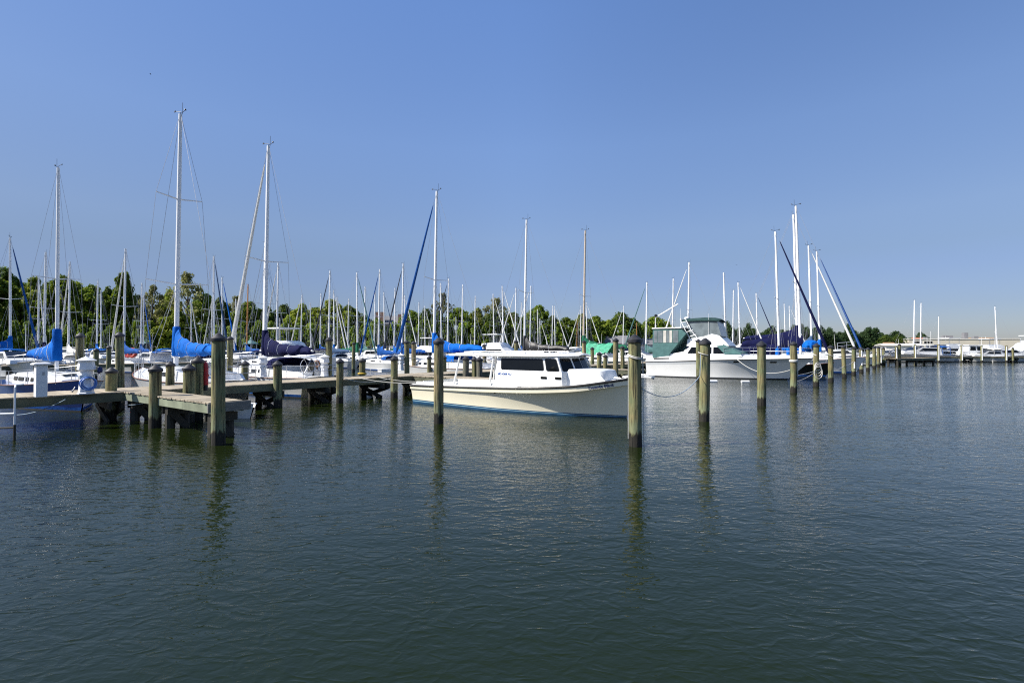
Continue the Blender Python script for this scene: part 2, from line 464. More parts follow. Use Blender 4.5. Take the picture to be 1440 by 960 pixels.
def tag(o, label=None, cat=None, group=None, kind=None):
    if label: o["label"] = label
    if cat: o["category"] = cat
    if group: o["group"] = group
    if kind: o["kind"] = kind
    return o

def thing(name, label, cat, loc=(0, 0, 0), rz=0.0, group=None):
    o = bpy.data.objects.new(name, None)
    COL.objects.link(o)
    o.empty_display_size = 0.2
    o.location = loc
    o.rotation_euler = (0, 0, rz)
    return tag(o, label, cat, group)

def stem(n):
    return n.split(".")[0]

KIDS = {}
def kids(o):
    return [c for c in COL.objects if c.parent == o]

def copy_tree(o, parent=None, recolour=None, skip=(), _kids=None):
    c = o.copy()
    COL.objects.link(c)
    if parent is not None:
        c.parent = parent
    if recolour and stem(o.name) in recolour and c.type == 'MESH':
        c.material_slots[0].link = 'OBJECT'
        c.material_slots[0].material = recolour[stem(o.name)]
    key = o.name
    if key not in KIDS:
        KIDS[key] = kids(o)
    for ch in KIDS[key]:
        if stem(ch.name) in skip:
            continue
        copy_tree(ch, c, recolour, skip)
    return c

def curve(xs, ys):
    """monotone-ish cubic through the points"""
    xs, ys = np.array(xs, float), np.array(ys, float)
    d = np.diff(ys) / np.diff(xs)
    m = np.zeros(len(xs)); m[0], m[-1] = d[0], d[-1]
    for i in range(1, len(xs) - 1):
        m[i] = 0 if d[i - 1] * d[i] <= 0 else 2 * d[i - 1] * d[i] / (d[i - 1] + d[i])
    def f(x):
        x = min(max(x, xs[0]), xs[-1])
        i = min(max(int(np.searchsorted(xs, x)) - 1, 0), len(xs) - 2)
        h = xs[i + 1] - xs[i]; t = (x - xs[i]) / h
        return float((2*t**3 - 3*t**2 + 1) * ys[i] + (t**3 - 2*t**2 + t) * h * m[i] + (-2*t**3 + 3*t**2) * ys[i + 1] + (t**3 - t**2) * h * m[i + 1])
    return f

class Hull:
    """ctrl rows: (u, x at waterline, x at sheer, sheer height, half beam at sheer, half beam at waterline, keel depth)"""
    def __init__(s, ctrl, power=1.6):
        u = [c[0] for c in ctrl]
        s.c = [curve(u, [r[k] for r in ctrl]) for k in range(1, 7)]
        s.p = power
    def pt(s, u, t, side=1, off=0.0):
        xw, xs, zs, bs, bw, zk = [f(u) for f in s.c]
        y = bw + (bs - bw) * max(t, 0.0) ** s.p
        return Vector((xw + (xs - xw) * t, side * (y + off), zs * t))
    def at_z(s, u, z, side=1, off=0.0):
        return s.pt(u, z / s.c[2](u), side, off)
    def row(s, u, ts=(0, .1, .22, .36, .5, .64, .78, .9, 1)):
        xw, xs, zs, bs, bw, zk = [f(u) for f in s.c]
        half = [Vector((xw, 0, zk)), Vector((xw, bw * .72, zk * .6))] + [s.pt(u, t) for t in ts]
        return [Vector((p.x, -p.y, p.z)) for p in reversed(half)] + half[1:]
    def shell(s, mb, n=30):
        us = [1 - (1 - i / n) ** 1.25 for i in range(n + 1)]
        mb.loft([s.row(u) for u in us], cap=False)
        r = s.row(0)
        o = len(mb.v); mb.v += [tuple(p) for p in r]; mb.f.append(tuple(range(o, o + len(r))))
    def strip(s, mb, z0, z1, off=0.008, n=30, u0=0.0, u1=1.0):
        """band on both topsides between heights z0 and z1 (numbers or functions of u)"""
        f0 = z0 if callable(z0) else (lambda u: z0)
        f1 = z1 if callable(z1) else (lambda u: z1)
        for side in (-1, 1):
            rows = []
            for i in range(n + 1):
                u = u0 + (u1 - u0) * i / n
                a, b = s.at_z(u, f0(u), side, off), s.at_z(u, f1(u), side, off)
                a2, b2 = s.at_z(u, f0(u), side, -.004), s.at_z(u, f1(u), side, -.004)
                rows.append([a2, a, b, b2])
            mb.loft(rows)
    def band(s, mb, h0, h1, off=.02, n=40):
        """flat upright band below the sheer, from h0 to h1 (functions of u) under it"""
        for side in (-1, 1):
            rows = []
            for i in range(n + 1):
                u = i / n
                p = s.pt(u, 1.0); zs = p.z; y = p.y + off
                q = s.at_z(u, zs - h1(u) - .01, 1)
                rows.append([Vector((p.x, side * max(p.y - .02, 0), zs - h0(u))), Vector((p.x, side * y, zs - h0(u))), Vector((p.x, side * y, zs - h1(u))), Vector((q.x, side * max(q.y - .01, 0), q.z))])
            mb.loft(rows)
    def rail(s, mb, r=0.03, t=1.0, off=0.0, n=30, u0=0.0, u1=1.0, dz=0.0):
        for side in (-1, 1):
            mb.tube([s.pt(u0 + (u1 - u0) * i / n, t, side, off) + Vector((0, 0, dz)) for i in range(n + 1)], r, 6)
    def deck(s, mb, u0=0.0, u1=1.0, crown=0.04, inset=0.02, dz=-0.01, n=24):
        rows = []
        for i in range(n + 1):
            u = u0 + (u1 - u0) * i / n
            a = s.pt(u, 1.0)
            y = max(a.y - inset, 0.005)
            rows.append([(a.x, k * y, a.z + dz + crown * (1 - k * k)) for k in (-1, -.6, -.2, .2, .6, 1)])
        mb.loft(rows)

def sag(a, b, drop, n=14):
    a, b = Vector(a), Vector(b)
    return [a.lerp(b, i / n) - Vector((0, 0, drop * 4 * (i / n) * (1 - i / n))) for i in range(n + 1)]

def rope(name, label, pts, r=0.012, mat="rope", group=None):
    mb = MB(); mb.tube(pts, r, 6)
    o = mb.build(name, M[mat])
    return tag(o, label, "rope", group)

def panel(mb, corners, rad=0.05, off=(0, 0, 0), thick=0.02, k=4):
    """flat panel with rounded corners through four 3-D corners (in order), grown outward by off"""
    c = [Vector(p) for p in corners]
    nrm = (c[1] - c[0]).cross(c[3] - c[0]).normalized()
    poly = []
    for i in range(4):
        p, a, b = c[i], c[i - 1], c[(i + 1) % 4]
        da, db = (a - p).normalized(), (b - p).normalized()
        r1 = min(rad, (a - p).length * .45, (b - p).length * .45)
        for j in range(k + 1):
            t = j / k
            q0, q1 = p + da * r1, p + db * r1
            poly.append((q0.lerp(p, t)).lerp(p.lerp(q1, t), t))
    off = Vector(off)
    mb.prism([p + off - nrm * (thick / 2) for p in poly], nrm * thick)
    return nrm
# ------------------------------------------------------------------ water and shores
def sheet(name, pts, z, mat, thick=1.2):
    mb = MB(); mb.prism([(x, y * K, z - thick) for x, y in pts], (0, 0, thick))
    return tag(mb.build(name, M[mat], smooth=False), kind="structure")

mb = MB()
mb.add([(-2500, -60, 0), (2500, -60, 0), (2500, 4000, 0), (-2500, 4000, 0)], [(0, 1, 2, 3)])
tag(mb.build("water", M["water"], smooth=False), kind="structure")
sheet("shore", [(-700, 128), (-130, 152), (-60, 160), (5, 176), (36, 205), (62, 262), (95, 345), (150, 450), (215, 560), (330, 610), (700, 620), (700, 3000), (-700, 3000)], 0.75, "land")
sheet("far_bank", [(118, 204), (420, 196), (700, 300), (700, 615), (335, 605), (190, 330)], 0.8, "land")

def shore_d(px):
    """how far out the wooded shore lies in an image column"""
    return float(np.interp(px, [0, 300, 500, 720, 850, 900, 950, 1020, 1100, 1200, 1235, 1440], [145, 155, 162, 175, 210, 262, 320, 420, 500, 560, 195, 195]))

# ------------------------------------------------------------------ docks
U = Vector((0.537, 0.843 * K, 0)).normalized(); V = Vector((0.809, -0.588, 0))
A0 = Vector((-10.0, 27.3 * K, 0))                     # on the near edge of the main dock
DZ = 1.0
def dock(name, label, a, d, length, width, side, parts=True, bents=4.6, board=0.145, fascia="stringer", group=None, brace=True, ext=0.28, at=None, no_near=()):
    """deck from a along d; it lies on the `side` (+1 left / -1 right of d) of the line a-d"""
    d = Vector(d).normalized(); n = Vector((-d.y, d.x, 0)) * side
    t = thing(name, label, "dock", a, 0, group)
    rz = math.atan2(d.y, d.x)
    rnd = random.Random(name + label)
    mb = MB(); k = int(length / board)
    for i in range(k):
        c = d * ((i + .5) * board) + n * (width / 2 + rnd.uniform(-.015, .015))
        mb.box((c.x, c.y, DZ - .022 + rnd.uniform(-.004, .004)), (board - .009, width + .06, .042), rz)
    mb.build("deck", M["plank"], t, smooth=False)
    for off in (0.03, width - 0.03):
        c = d * (length / 2) + n * off
        mb = MB(); seg = 0.0
        while seg < length - .05:
            L_ = min(4.6, length - seg)
            q = d * (seg + L_ / 2) + n * off
            mb.box((q.x, q.y, DZ - .18 + rnd.uniform(-.006, .006)), (L_ - .006, .06, ext), rz)
            seg += L_
        mb.build("stringer", M[fascia], t, smooth=False)
    nb = max(2, int(length / bents) + 1)
    for x in (at or [.4 + (length - .8) * i / (nb - 1) for i in range(nb)]):
        ps = []
        near_pile = any(abs(x - q) < .01 for q in no_near)
        for off in (.22 if not near_pile else -.12, width - .22):
            c = d * x + n * off
            ps.append(c)
            if near_pile and off < 0: continue
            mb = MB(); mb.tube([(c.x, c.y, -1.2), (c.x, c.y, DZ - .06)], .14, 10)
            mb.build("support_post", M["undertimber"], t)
        q = (ps[0] + ps[1]) / 2
        for s_ in (1, -1):
            if not brace and s_ < 0: continue
            o = d * (.17 * s_)
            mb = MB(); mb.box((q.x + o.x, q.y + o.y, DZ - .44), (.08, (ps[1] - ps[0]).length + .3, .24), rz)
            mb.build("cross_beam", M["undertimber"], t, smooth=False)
        if brace:
            for s_ in (1, -1):
                p, r = (ps[0], ps[1]) if s_ > 0 else (ps[1], ps[0])
                o = d * (.20 * s_)
                mb = MB()
                a_, b_ = Vector((p.x, p.y, DZ - .5)) + o, Vector((r.x, r.y, -.02)) + o
                m = (b_ - a_).to_track_quat('X', 'Z').to_matrix().to_4x4()
                mb.box((a_ + b_) / 2, ((b_ - a_).length, .06, .2), mat=m)
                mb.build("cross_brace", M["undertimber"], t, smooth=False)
    return t

def on_dock(t, off=0.0):
    """t metres along the main dock's near edge, off metres in from that edge"""
    return A0 + U * t + V * (-off)

def base_d(py): return on_z(720, py).y / K
T0 = 12.5
BENT_PILES = [(at_d(px, base_d(py)) - A0).dot(U) + T0 for px, py in ((157, 590), (391.5, 572), (478, 566.5), (554.5, 559.5))]
dock("main_dock", "long weathered wooden main dock running from the left foreground back into the marina", A0 - U * T0, U, 65, 2.0, 1,
     at=[BENT_PILES[0] - 3.2] + [BENT_PILES[0], (BENT_PILES[0] + BENT_PILES[1]) / 2] + BENT_PILES[1:] + [BENT_PILES[3] + 2.7 * i for i in range(1, 8)] + [BENT_PILES[3] + 22 + 6 * i for i in range(4)], no_near=BENT_PILES)
# the finger pier in front, with a grey board across its end
fa, fb = on_z(173, 550, 1.0), on_z(298, 566.5, 1.0)
fd = (fb - fa); fd.z = 0; FL = fd.length; fd.normalize()
fin = dock("finger_pier", "short wooden finger pier with a grey end board under the tall corner pile", (fa.x, fa.y, 0), fd, FL, 0.85, 1, bents=2.7, ext=.24, fascia="litstringer")
mb = MB()
fn = Vector((-fd.y, fd.x, 0))
c = fd * (FL + .04) + fn * .45
mb.bbox((c.x, c.y, DZ - .135), (.06, 1.15, .26), .006, math.atan2(fd.y, fd.x))
mb.build("end_board", M["greyboard"], fin, smooth=False)
dock("finger_pier", "wooden finger pier lying behind the open stern of the cream workboat", on_dock(7.2), V, 5.2, 1.1, 1, brace=False)
dock("finger_pier", "wooden finger pier seen just past the windshield of the cream workboat", on_dock(20.8), V, 6.5, 1.1, 1, brace=False)
# docks of the rows behind
B2 = A0 + Vector((-33.7, 21.5 * K, 0))
dock("back_dock", "second wooden dock, behind the near row of sailboats", B2 + U * 3.3, U, 73, 1.8, 1, bents=9, brace=False, board=.3, group="docks of the rows behind")
B3 = A0 + Vector((-67.4, 43.0 * K, 0))
dock("back_dock", "third wooden dock, farthest from the camera and nearest the wooded shore", B3 + U * 6.6, U, 70, 1.8, 1, bents=12, brace=False, board=.3, group="docks of the rows behind")
# far dock at the right
dock("far_dock", "long low wooden dock along the moored boats at the far right", (63.5, 110.5 * K, 0), (1, -.02, 0), 62, 2.0, 1, bents=7, board=.3)
dock("far_dock", "short dock piece between the paired piles at the far right", (53.6, 92.0 * K, 0), (.85, .5 * K, 0), 9.8, 1.6, -1, bents=4, board=.3, brace=False)

# ------------------------------------------------------------------ piles
def pile_mesh(seed, mat):
    rnd = random.Random(seed)
    mb = MB(); n = 16
    rows = []
    for z in (-1.5, -.4, .1, .4, .8, 1.2, 1.6, 2.0, 2.4, 2.75):
        r = .165 * (1.02 - .018 * z)
        rows.append([((r + rnd.uniform(-.004, .004)) * math.cos(2 * math.pi * k / n) + rnd.uniform(-.002, .002), (r + rnd.uniform(-.004, .004)) * math.sin(2 * math.pi * k / n), z / 2.75) for k in range(n)])
    mb.loft(rows, closed=True, cap=True)
    o = mb.build("post", M[mat]); me = o.data
    bpy.data.objects.remove(o)
    return me
PILE_MESH = [pile_mesh(i, m) for i, m in enumerate(("pile_a", "pile_a", "pile_b", "pile_c"))]
mb = MB(); mb.lathe([(.192, 0), (.196, .012), (.193, .085), (.17, .105), (.10, .165), (.035, .215), (.012, .222)], 18)
_o = mb.build("cap", M["cap"]); CAP_MESH = _o.data; bpy.data.objects.remove(_o)
PG = {"tall": "tall mooring piles in the water", "short": "capped piles along the docks"}
def pile(px, D, zt, label, kind="short", v=0, r=1.0, cap=True, band=None):
    p = at_d(px, D)
    rnd = random.Random(label)
    t = thing("mooring_pile" if kind == "tall" else "dock_pile", label, "pile", p, rnd.uniform(0, 6.28), PG[kind])
    t.rotation_euler.x = R(rnd.uniform(-1.1, 1.1)); t.rotation_euler.y = R(rnd.uniform(-1.1, 1.1))
    r *= rnd.uniform(.93, 1.07)
    o = bpy.data.objects.new("post", PILE_MESH[v]); COL.objects.link(o); o.parent = t; o.scale = (r, r, zt)
    if cap:
        c = bpy.data.objects.new("cap", CAP_MESH); COL.objects.link(c); c.parent = t
        c.location = (0, 0, zt - .05); c.scale = (r, r, r)
    if band:                                     # white plastic guard strip up one side, towards the camera
        mb = MB(); q = Vector((p.x, p.y, 0)).normalized()
        a = math.atan2(-q.y, -q.x) - t.rotation_euler.z + .35
        cx, cy = .165 * r * math.cos(a), .165 * r * math.sin(a)
        mb.tube([(cx, cy, band[0]), (cx, cy, band[1])], .055 * r, 8)
        mb.build("guard_strip", M["plastic"], t)
    return t

TALL = [
 (308, base_d(625), 2.72, "tall thick pile standing at the corner of the near finger pier", 0),
 (617, base_d(595), 2.68, "mottled brown pile in front of the cream workboat's stern", 2),
 (893, base_d(627), 2.68, "nearest free-standing pile, before the bow of the cream workboat, with a white rope", 1),
 (989.5, base_d(592), 2.66, "pile with a rope tied near its top in front of the big cruiser's cabin windows", 0),
 (982, 49.0, 3.0, "pile half hidden behind the roped pile at the cruiser's cabin windows", 0),
 (1070.5, base_d(570), 2.62, "pile with a black cap in front of the big cruiser's foredeck", 0),
 (1115.5, base_d(552), 2.70, "pile just right of the big cruiser's waterline stem, wrapped with white line", 0),
 (1147, base_d(543), 2.62, "pile with a coil of white rope hanging on it", 0),
 (1168, base_d(537), 2.52, "pile just right of the one with the rope coil, before a grey hull", 1),
 (1187, base_d(531), 2.55, "pile below the foot of the blue furled jib at the right", 0),
 (1200, base_d(527), 2.45, "pile with a short white guard right of the blue jib's foot", 1),
 (1211, base_d(523.7), 2.40, "pile with a tall white guard strip in the receding row", 0),
 (1220, base_d(521), 2.35, "third pile from the far end of the receding row", 0),
 (1229, base_d(518), 2.50, "second pile from the far end of the receding row", 0),
 (1235, base_d(515.5), 2.50, "last pile at the far end of the receding row", 0),
 (170, 29.0, 3.05, "tall pile behind the near dock, left of the finger pier's root", 1),
 (112, 31.5, 3.05, "tall pile behind the small navy sailboat's bow", 1),
 (135, 50.0, 2.3, "dark pile standing in the water between the two tall left piles", 0),
 (153, 55.0, 2.5, "slender dark pile just left of the tall pile behind the near dock", 0),
 (462.5, 33.5, 2.90, "thick pile behind the main dock, beside the second white pedestal", 1),
 (497, base_d(523), 2.9, "slim pile in the open water behind the main dock", 0),
 (504.5, base_d(511), 2.6, "thin far pile right beside the slim pile behind the main dock", 0),
 (572.5, 43.0, 2.85, "left one of two piles behind the dock near the blue jib's foot", 1),
 (582, 49.5, 2.85, "right one of two piles behind the dock near the blue jib's foot", 2),
 (865.5, 40.0, 2.95, "tall brown pile behind the foredeck of the cream workboat", 2),
 (822, 56.0, 3.0, "brown pile at the left edge of the mint green tarp", 2),
 (833, 60.0, 2.4, "dark pile under the left part of the mint green tarp", 0),
 (876, 52.0, 2.5, "dull pile right of the mint green tarp", 0),
 (518, 95.0, 2.6, "distant pile among the white hulls, right of the slim pile pair", 0),
 (545, 90.0, 2.6, "distant pile before the royal blue sail covers", 0),
 (323, 36.0, 3.0, "pile half hidden behind the tall corner pile", 1),
 (681, 62.0, 2.7, "brown pile rising above the workboat's roof, left of the boat with black cover", 2),
 (725, 50.0, 2.95, "thick capped pile rising above the workboat's roof below the black sail cover", 1),
]
for px, D, zt, lab, v in TALL:
    pile(px, D, zt, lab, "tall", v, r=1.0 if D < 60 else 1.1,
         band={"1211": (.75, 2.2), "1200": (.6, 1.2)}.get(str(int(px))), cap=True)
SHORT = [
 (219, base_d(601), 1.80, "short capped pile at the near side of the finger pier's middle", 0),
 (157, base_d(590), 1.66, "short capped pile where the near finger pier meets the main dock", 0),
 (266, 21.6, 1.78, "grey-capped short pile behind the finger pier's walkway", 0),
 (278.5, 22.3, 2.02, "dark short pile beside the red standpipe", 0),
 (239.5, 26.6, 1.78, "short pile on the dock in front of the white bow with the blue cover", 0),
 (391.5, base_d(572), 1.78, "capped pile on the dock edge below the navy sail cover", 0),
 (344.5, 30.6, 1.72, "short pile on the main dock left of the first white pedestal", 0),
 (437.5, 34.0, 1.72, "short pile with a pale band left of the second white pedestal", 3),
 (478, base_d(566.5), 1.86, "capped pile on the dock edge right of the second white pedestal", 0),
 (509.5, 36.2, 1.75, "short pile with a yellow foot on the far edge of the main dock", 1),
 (554.5, base_d(559.5), 1.92, "capped pile on the dock edge left of the workboat's stern", 0),
 (604, 47.0, 1.75, "short pile behind the main dock, left of the mottled brown pile", 0),
 (625, 44.0, 1.8, "short pile just right of the mottled brown pile", 0),
 (655, 34.3, 1.90, "short capped pile seen under the workboat's roof, left of three", 3),
 (668, 36.2, 1.82, "short capped pile seen under the workboat's roof, middle of three", 0),
 (674.5, 35.4, 1.82, "short capped pile seen under the workboat's roof, right of three", 3),
 (815, 44.0, 1.95, "short dark pile just right of the workboat's windshield", 0),
 (842, 45.5, 2.05, "black-capped short pile left below the mint green tarp", 0),
 (850.5, 47.5, 1.85, "dull short pile right of the black-capped one below the mint tarp", 0),
]
for px, D, zt, lab, v in SHORT:
    pile(px, D, zt, lab, "short", v, r=1.0)
FARP = [(1238.5, 92.5, 2.5, "left white-guarded pile of the pair where the receding row ends"), (1243, 93.5, 2.4, "dark pile beside the white-guarded pile where the receding row ends"),
        (1260.5, 91.5, 2.7, "white-guarded pile standing alone right of the receding row"), (1265, 91.8, 2.9, "dark pile touching the white-guarded lone pile"),
        (1287, 109.9, 3.1, "white-guarded pile before the window of the far white cruiser"), (1319.5, 109.9, 3.1, "white-guarded pile at the stern of the far white cruiser"),
        (1352.5, 109.9, 3.0, "white-guarded pile left of the far pilothouse boat"), (1380.5, 109.9, 2.9, "white-guarded pile right of the far pilothouse boat"),
        (1415, 109.9, 2.9, "white-guarded pile before the bow of the rightmost cruiser"), (1424, 109.9, 2.4, "dark pile before the rightmost cruiser")]
for i, (px, D, zt, lab) in enumerate(FARP):
    pile(px, D, zt, lab, "tall", 0, r=1.1, band=None if "dark" in lab else (.35, zt - .15), cap="dark" in lab)
# ------------------------------------------------------------------ lettering
def lettering(body, a, xdir, up, length, mat, parent, name="lettering", shear=0.0, height=None):
    cu = bpy.data.curves.new(name, 'FONT')
    cu.body = body; cu.size = 1.0; cu.shear = shear; cu.extrude = 0.004; cu.offset = 0.022
    tmp = bpy.data.objects.new(name, cu); COL.objects.link(tmp)
    dg = bpy.context.evaluated_depsgraph_get()
    me = bpy.data.meshes.new_from_object(tmp.evaluated_get(dg))
    bpy.data.objects.remove(tmp)
    w = max(v.co.x for v in me.vertices) - min(v.co.x for v in me.vertices)
    k = length / w
    x = Vector(xdir).normalized(); z = (Vector(up) - x * x.dot(Vector(up))).normalized(); n = x.cross(z)
    ky = k if height is None else height
    for v in me.vertices:
        c = v.co.copy()
        v.co = Vector(a) + x * (c.x * k) + z * (c.y * ky) + n * c.z
    me.materials.clear(); me.materials.append(M[mat])
    o = bpy.data.objects.new(name, me); COL.objects.link(o); o.parent = parent
    return o

# ------------------------------------------------------------------ the cream workboat
WB, WA = Vector((-3.67, 23.19, 0)), R(-37)
WD = Vector((math.cos(WA), math.sin(WA), 0)); WN = Vector((WD.y, -WD.x, 0))       # bow and starboard directions
def build_workboat():
    t = thing("workboat", "cream workboat with a long white roof, blue waterline stripe and dark cabin windows", "boat", WB, WA)
    H = Hull([(0, 0, -.06, .80, 1.50, 1.40, -.35), (.2, 1.9, 1.9, .85, 1.6, 1.48, -.4), (.45, 4.4, 4.4, .92, 1.63, 1.44, -.5),
              (.65, 6.45, 6.5, 1.0, 1.52, 1.16, -.6), (.8, 7.9, 8.1, 1.11, 1.20, .76, -.6), (.91, 8.95, 9.25, 1.28, .70, .36, -.5), (1, 9.72, 10.12, 1.44, .05, .02, -.3)], 1.7)
    mb = MB(); H.shell(mb, 44); hull = mb.build("hull", M["gelwarm"], t, angle=50)
    f = H.c[2]
    mb = MB(); H.band(mb, lambda u: .0, lambda u: .15 + .05 * u, .012, 44); mb.build("guard_band", M["gelwarm"], t, angle=30)
    mb = MB(); H.strip(mb, -.06, lambda u: .175 - .085 * u, .006, 44); mb.build("boot_stripe", M["bluestripe"], t)
    mb = MB(); H.strip(mb, lambda u: .095 - .05 * u, lambda u: .125 - .065 * u, .010, 44); mb.build("stripe_line", M["tealstripe"], t)
    mb = MB(); H.rail(mb, .046, 1.0, .016, 44, dz=.004); mb.build("rub_rail", M["black"], t)
    # side decks, transom deck, cockpit well and foredeck
    mb = MB()
    for s in (-1, 1):
        rows = []
        for i in range(25):
            u = .60 * i / 24
            a = H.pt(u, 1.0)
            rows.append([(a.x, s * (a.y - .02), a.z + .015), (a.x, s * (a.y - .08), a.z + .05), (a.x, s * (a.y - .36), a.z + .06), (a.x, s * (a.y - .38), a.z + .16), (a.x, s * (a.y - .43), a.z + .16), (a.x, s * (a.y - .44), .30)])
        mb.loft(rows)
    mb.box((.18, 0, .84), (.40, 2.75, .06)); mb.box((.36, 0, .62), (.05, 2.2, .75))
    mb.build("washboard", M["deckwhite"], t)
    mb = MB(); mb.box((2.8, 0, .30), (4.9, 2.3, .05)); mb.build("cockpit_floor", M["deckwhite"], t)
    mb = MB(); mb.bbox((1.9, 0, .62), (1.3, .95, .62), .04); mb.build("engine_box", M["deckwhite"], t)
    mb = MB(); H.deck(mb, .5, 1.0, .07, .03, .0, 26); mb.build("foredeck", M["deckwhite"], t)
    # cabin: rings from the deck up
    def shz(x): return float(np.interp(x, [0, 1.9, 4.4, 6.5, 8.1, 9.25, 10.1], [.80, .85, .92, 1.0, 1.11, 1.28, 1.44]))
    def ring(z, xa, xs, xf, w0, w1):
        pts = [(xa, -w0), (xs, -w0 * .95), (xf, -w1), (xf + .05, 0)]
        return [Vector((x, y, z if z is not None else shz(x) + .01)) for x, y in pts] + [Vector((x, -y, z if z is not None else shz(x) + .01)) for x, y in reversed(pts[:-1])]
    RG = [(None, 4.70, 7.80, 8.04, 1.29, .58), (1.60, 4.72, 7.76, 8.00, 1.27, .56), (2.155, 4.80, 7.52, 7.72, 1.18, .52)]
    mb = MB(); mb.loft([ring(*r) for r in RG], closed=True, cap=True)
    cab = mb.build("cabin", M["gel"], t, angle=20)
    mb = MB()
    def tr(x, w, z0, z1):
        return [(x, -w, z0), (x, -w * .98, z0 + (z1 - z0) * .6), (x, -w * .95, z1 - .09), (x, -w * .84, z1), (x, 0, z1 + .03), (x, w * .84, z1), (x, w * .95, z1 - .09), (x, w * .98, z0 + (z1 - z0) * .6), (x, w, z0)]
    mb.loft([tr(7.72, 1.04, 1.10, 1.715), tr(8.5, .84, 1.18, 1.705), tr(8.92, .70, 1.25, 1.69), tr(9.05, .65, 1.27, 1.66), tr(9.18, .60, 1.28, 1.36)], cap=True)
    mb.build("trunk_cabin", M["gel"], cab, angle=40)
    # windows: frame and glass
    def on_face(i, a, z, s):
        """point on wall face i (0 side, 1 corner, 2 front half), a = 0..1 along it, at height z"""
        k = (z - 1.60) / .555
        lo, hi = ring(*RG[1]), ring(*RG[2])
        p = lo[i].lerp(lo[i + 1], a).lerp(hi[i].lerp(hi[i + 1], a), k)
        return Vector((p.x, -p.y * s, p.z))
    for s in (-1, 1):
        L0, L1 = 7.76 - 4.72, 7.52 - 4.80
        for i, q in ((0, ((5.02 - 4.72) / L0, (7.00 - 4.72) / L0, (6.86 - 4.80) / L1, (4.98 - 4.80) / L1)), (0, ((7.14 - 4.72) / L0, (7.68 - 4.72) / L0, (7.44 - 4.80) / L1, (6.98 - 4.80) / L1)), (1, (.12, .90, .90, .12)), (2, (.10, .93, .93, .10))):
            c = [on_face(i, q[0], 1.65, s), on_face(i, q[1], 1.65, s), on_face(i, q[2], 2.085, s), on_face(i, q[3], 2.085, s)]
            m = sum(c, Vector()) / 4
            mb = MB(); panel(mb, [m + (p - m) + (p - m).normalized() * .026 for p in c], .08, thick=.020); fr = mb.build("window", M["black"], cab, smooth=False)
            mb = MB(); panel(mb, c, .07, thick=.028); mb.build("pane", M["glass"], fr, smooth=False)
        for x in (7.0, 7.62):
            def wy(x_, z): 
                k = (z - shz(x_)) / (1.6 - shz(x_)); 
                return float(np.interp(x_, [4.70, 7.80], [1.29, 1.29 * .95])) * (1 - k) + float(np.interp(x_, [4.72, 7.76], [1.27, 1.27 * .95])) * k
            mb = MB(); panel(mb, [(x - .13, s * wy(x - .13, 1.35), 1.35), (x + .13, s * wy(x + .13, 1.35), 1.35), (x + .13, s * wy(x + .13, 1.435), 1.435), (x - .13, s * wy(x - .13, 1.435), 1.435)], .02, thick=.04)
            mb.build("port_light", M["glass"], cab, smooth=False)
    # roof
    mb = MB(); rows = []
    for x, w in ((2.06, 1.16), (2.14, 1.28), (2.4, 1.34), (4.8, 1.34), (6.9, 1.27), (7.5, 1.14), (7.85, .86), (7.98, .62), (8.04, .45)):
        e = .0 if 2.12 < x < 7.9 else .035
        rows.append([(x, -w, 2.165 + e), (x, -w - .012, 2.20), (x, -w + .02, 2.228 - e), (x, -w * .55, 2.285 - e), (x, 0, 2.31 - e), (x, w * .55, 2.285 - e), (x, w - .02, 2.228 - e), (x, w + .012, 2.20), (x, w, 2.165 + e), (x, 0, 2.19 + e)])
    mb.loft(rows, closed=True, cap=True); roof = mb.build("roof", M["gel"], t, angle=50)
    mb = MB()
    for s in (-1, 1): mb.tube([(2.8, s * 1.02, 2.335), (4.0, s * 1.02, 2.36), (6.1, s * .98, 2.36), (6.8, s * .94, 2.33)], .014, 6)
    for s in (-1, 1):
        for x in (3.3, 4.2, 5.1, 6.0): mb.tube([(x, s * 1.0, 2.24), (x, s * 1.0, 2.36)], .012, 6)
    mb.build("hand_rail", M["steel"], roof)
    for s in (-1, 1):
        for (x0, x1) in ((2.76, 2.50), (4.62, 4.44)):
            mb = MB(); mb.tube([(x1, s * 1.33, .95), (x0, s * 1.23, 2.18)], .042, 8); mb.build("roof_post", M["gel"], t)
    mb = MB(); mb.bbox((10.22, 0, 1.485), (1.0, .34, .06), .015); pul = mb.build("bow_platform", M["gel"], t)
    mb = MB(); mb.tube([(10.55, 0, 1.55), (9.8, 0, 1.56)], .022, 6); mb.tube([(10.62, -.16, 1.50), (10.74, 0, 1.42), (10.62, .16, 1.50)], .02, 6); mb.build("anchor", M["steel"], pul)
    for u, s in ((.02, -1), (.02, 1), (.93, -1), (.93, 1), (.45, -1), (.45, 1)):
        p = H.pt(u, 1.0); mb = MB(); y = s * (p.y - .2)
        mb.tube([(p.x - .12 + .1, y, p.z + .12), (p.x + .12 + .1, y, p.z + .12)], .016, 6); mb.tube([(p.x + .06, y, p.z + .03), (p.x + .06, y, p.z + .12)], .014, 6); mb.tube([(p.x + .14, y, p.z + .03), (p.x + .14, y, p.z + .12)], .014, 6)
        mb.build("cleat", M["steel"], t)
    mb = MB(); p = H.at_z(.50, .74, -1, .002); mb.lathe([(.0, 0), (.035, .0), (.035, .02)], 10); 
    for i, v_ in enumerate(mb.v): mb.v[i] = (p.x + v_[0], p.y - v_[2], p.z + v_[1])
    mb.build("exhaust_port", M["black"], hull)
    # name on the bow band, number on the cabin side
    def at_x(x, dz):
        lo, hi = 0.0, 1.0
        for _ in range(40):
            m_ = (lo + hi) / 2
            if H.pt(m_, 1).x < x: lo = m_
            else: hi = m_
        q = H.pt(lo, 1.0); return Vector((q.x, -(q.y + .020), q.z - dz))
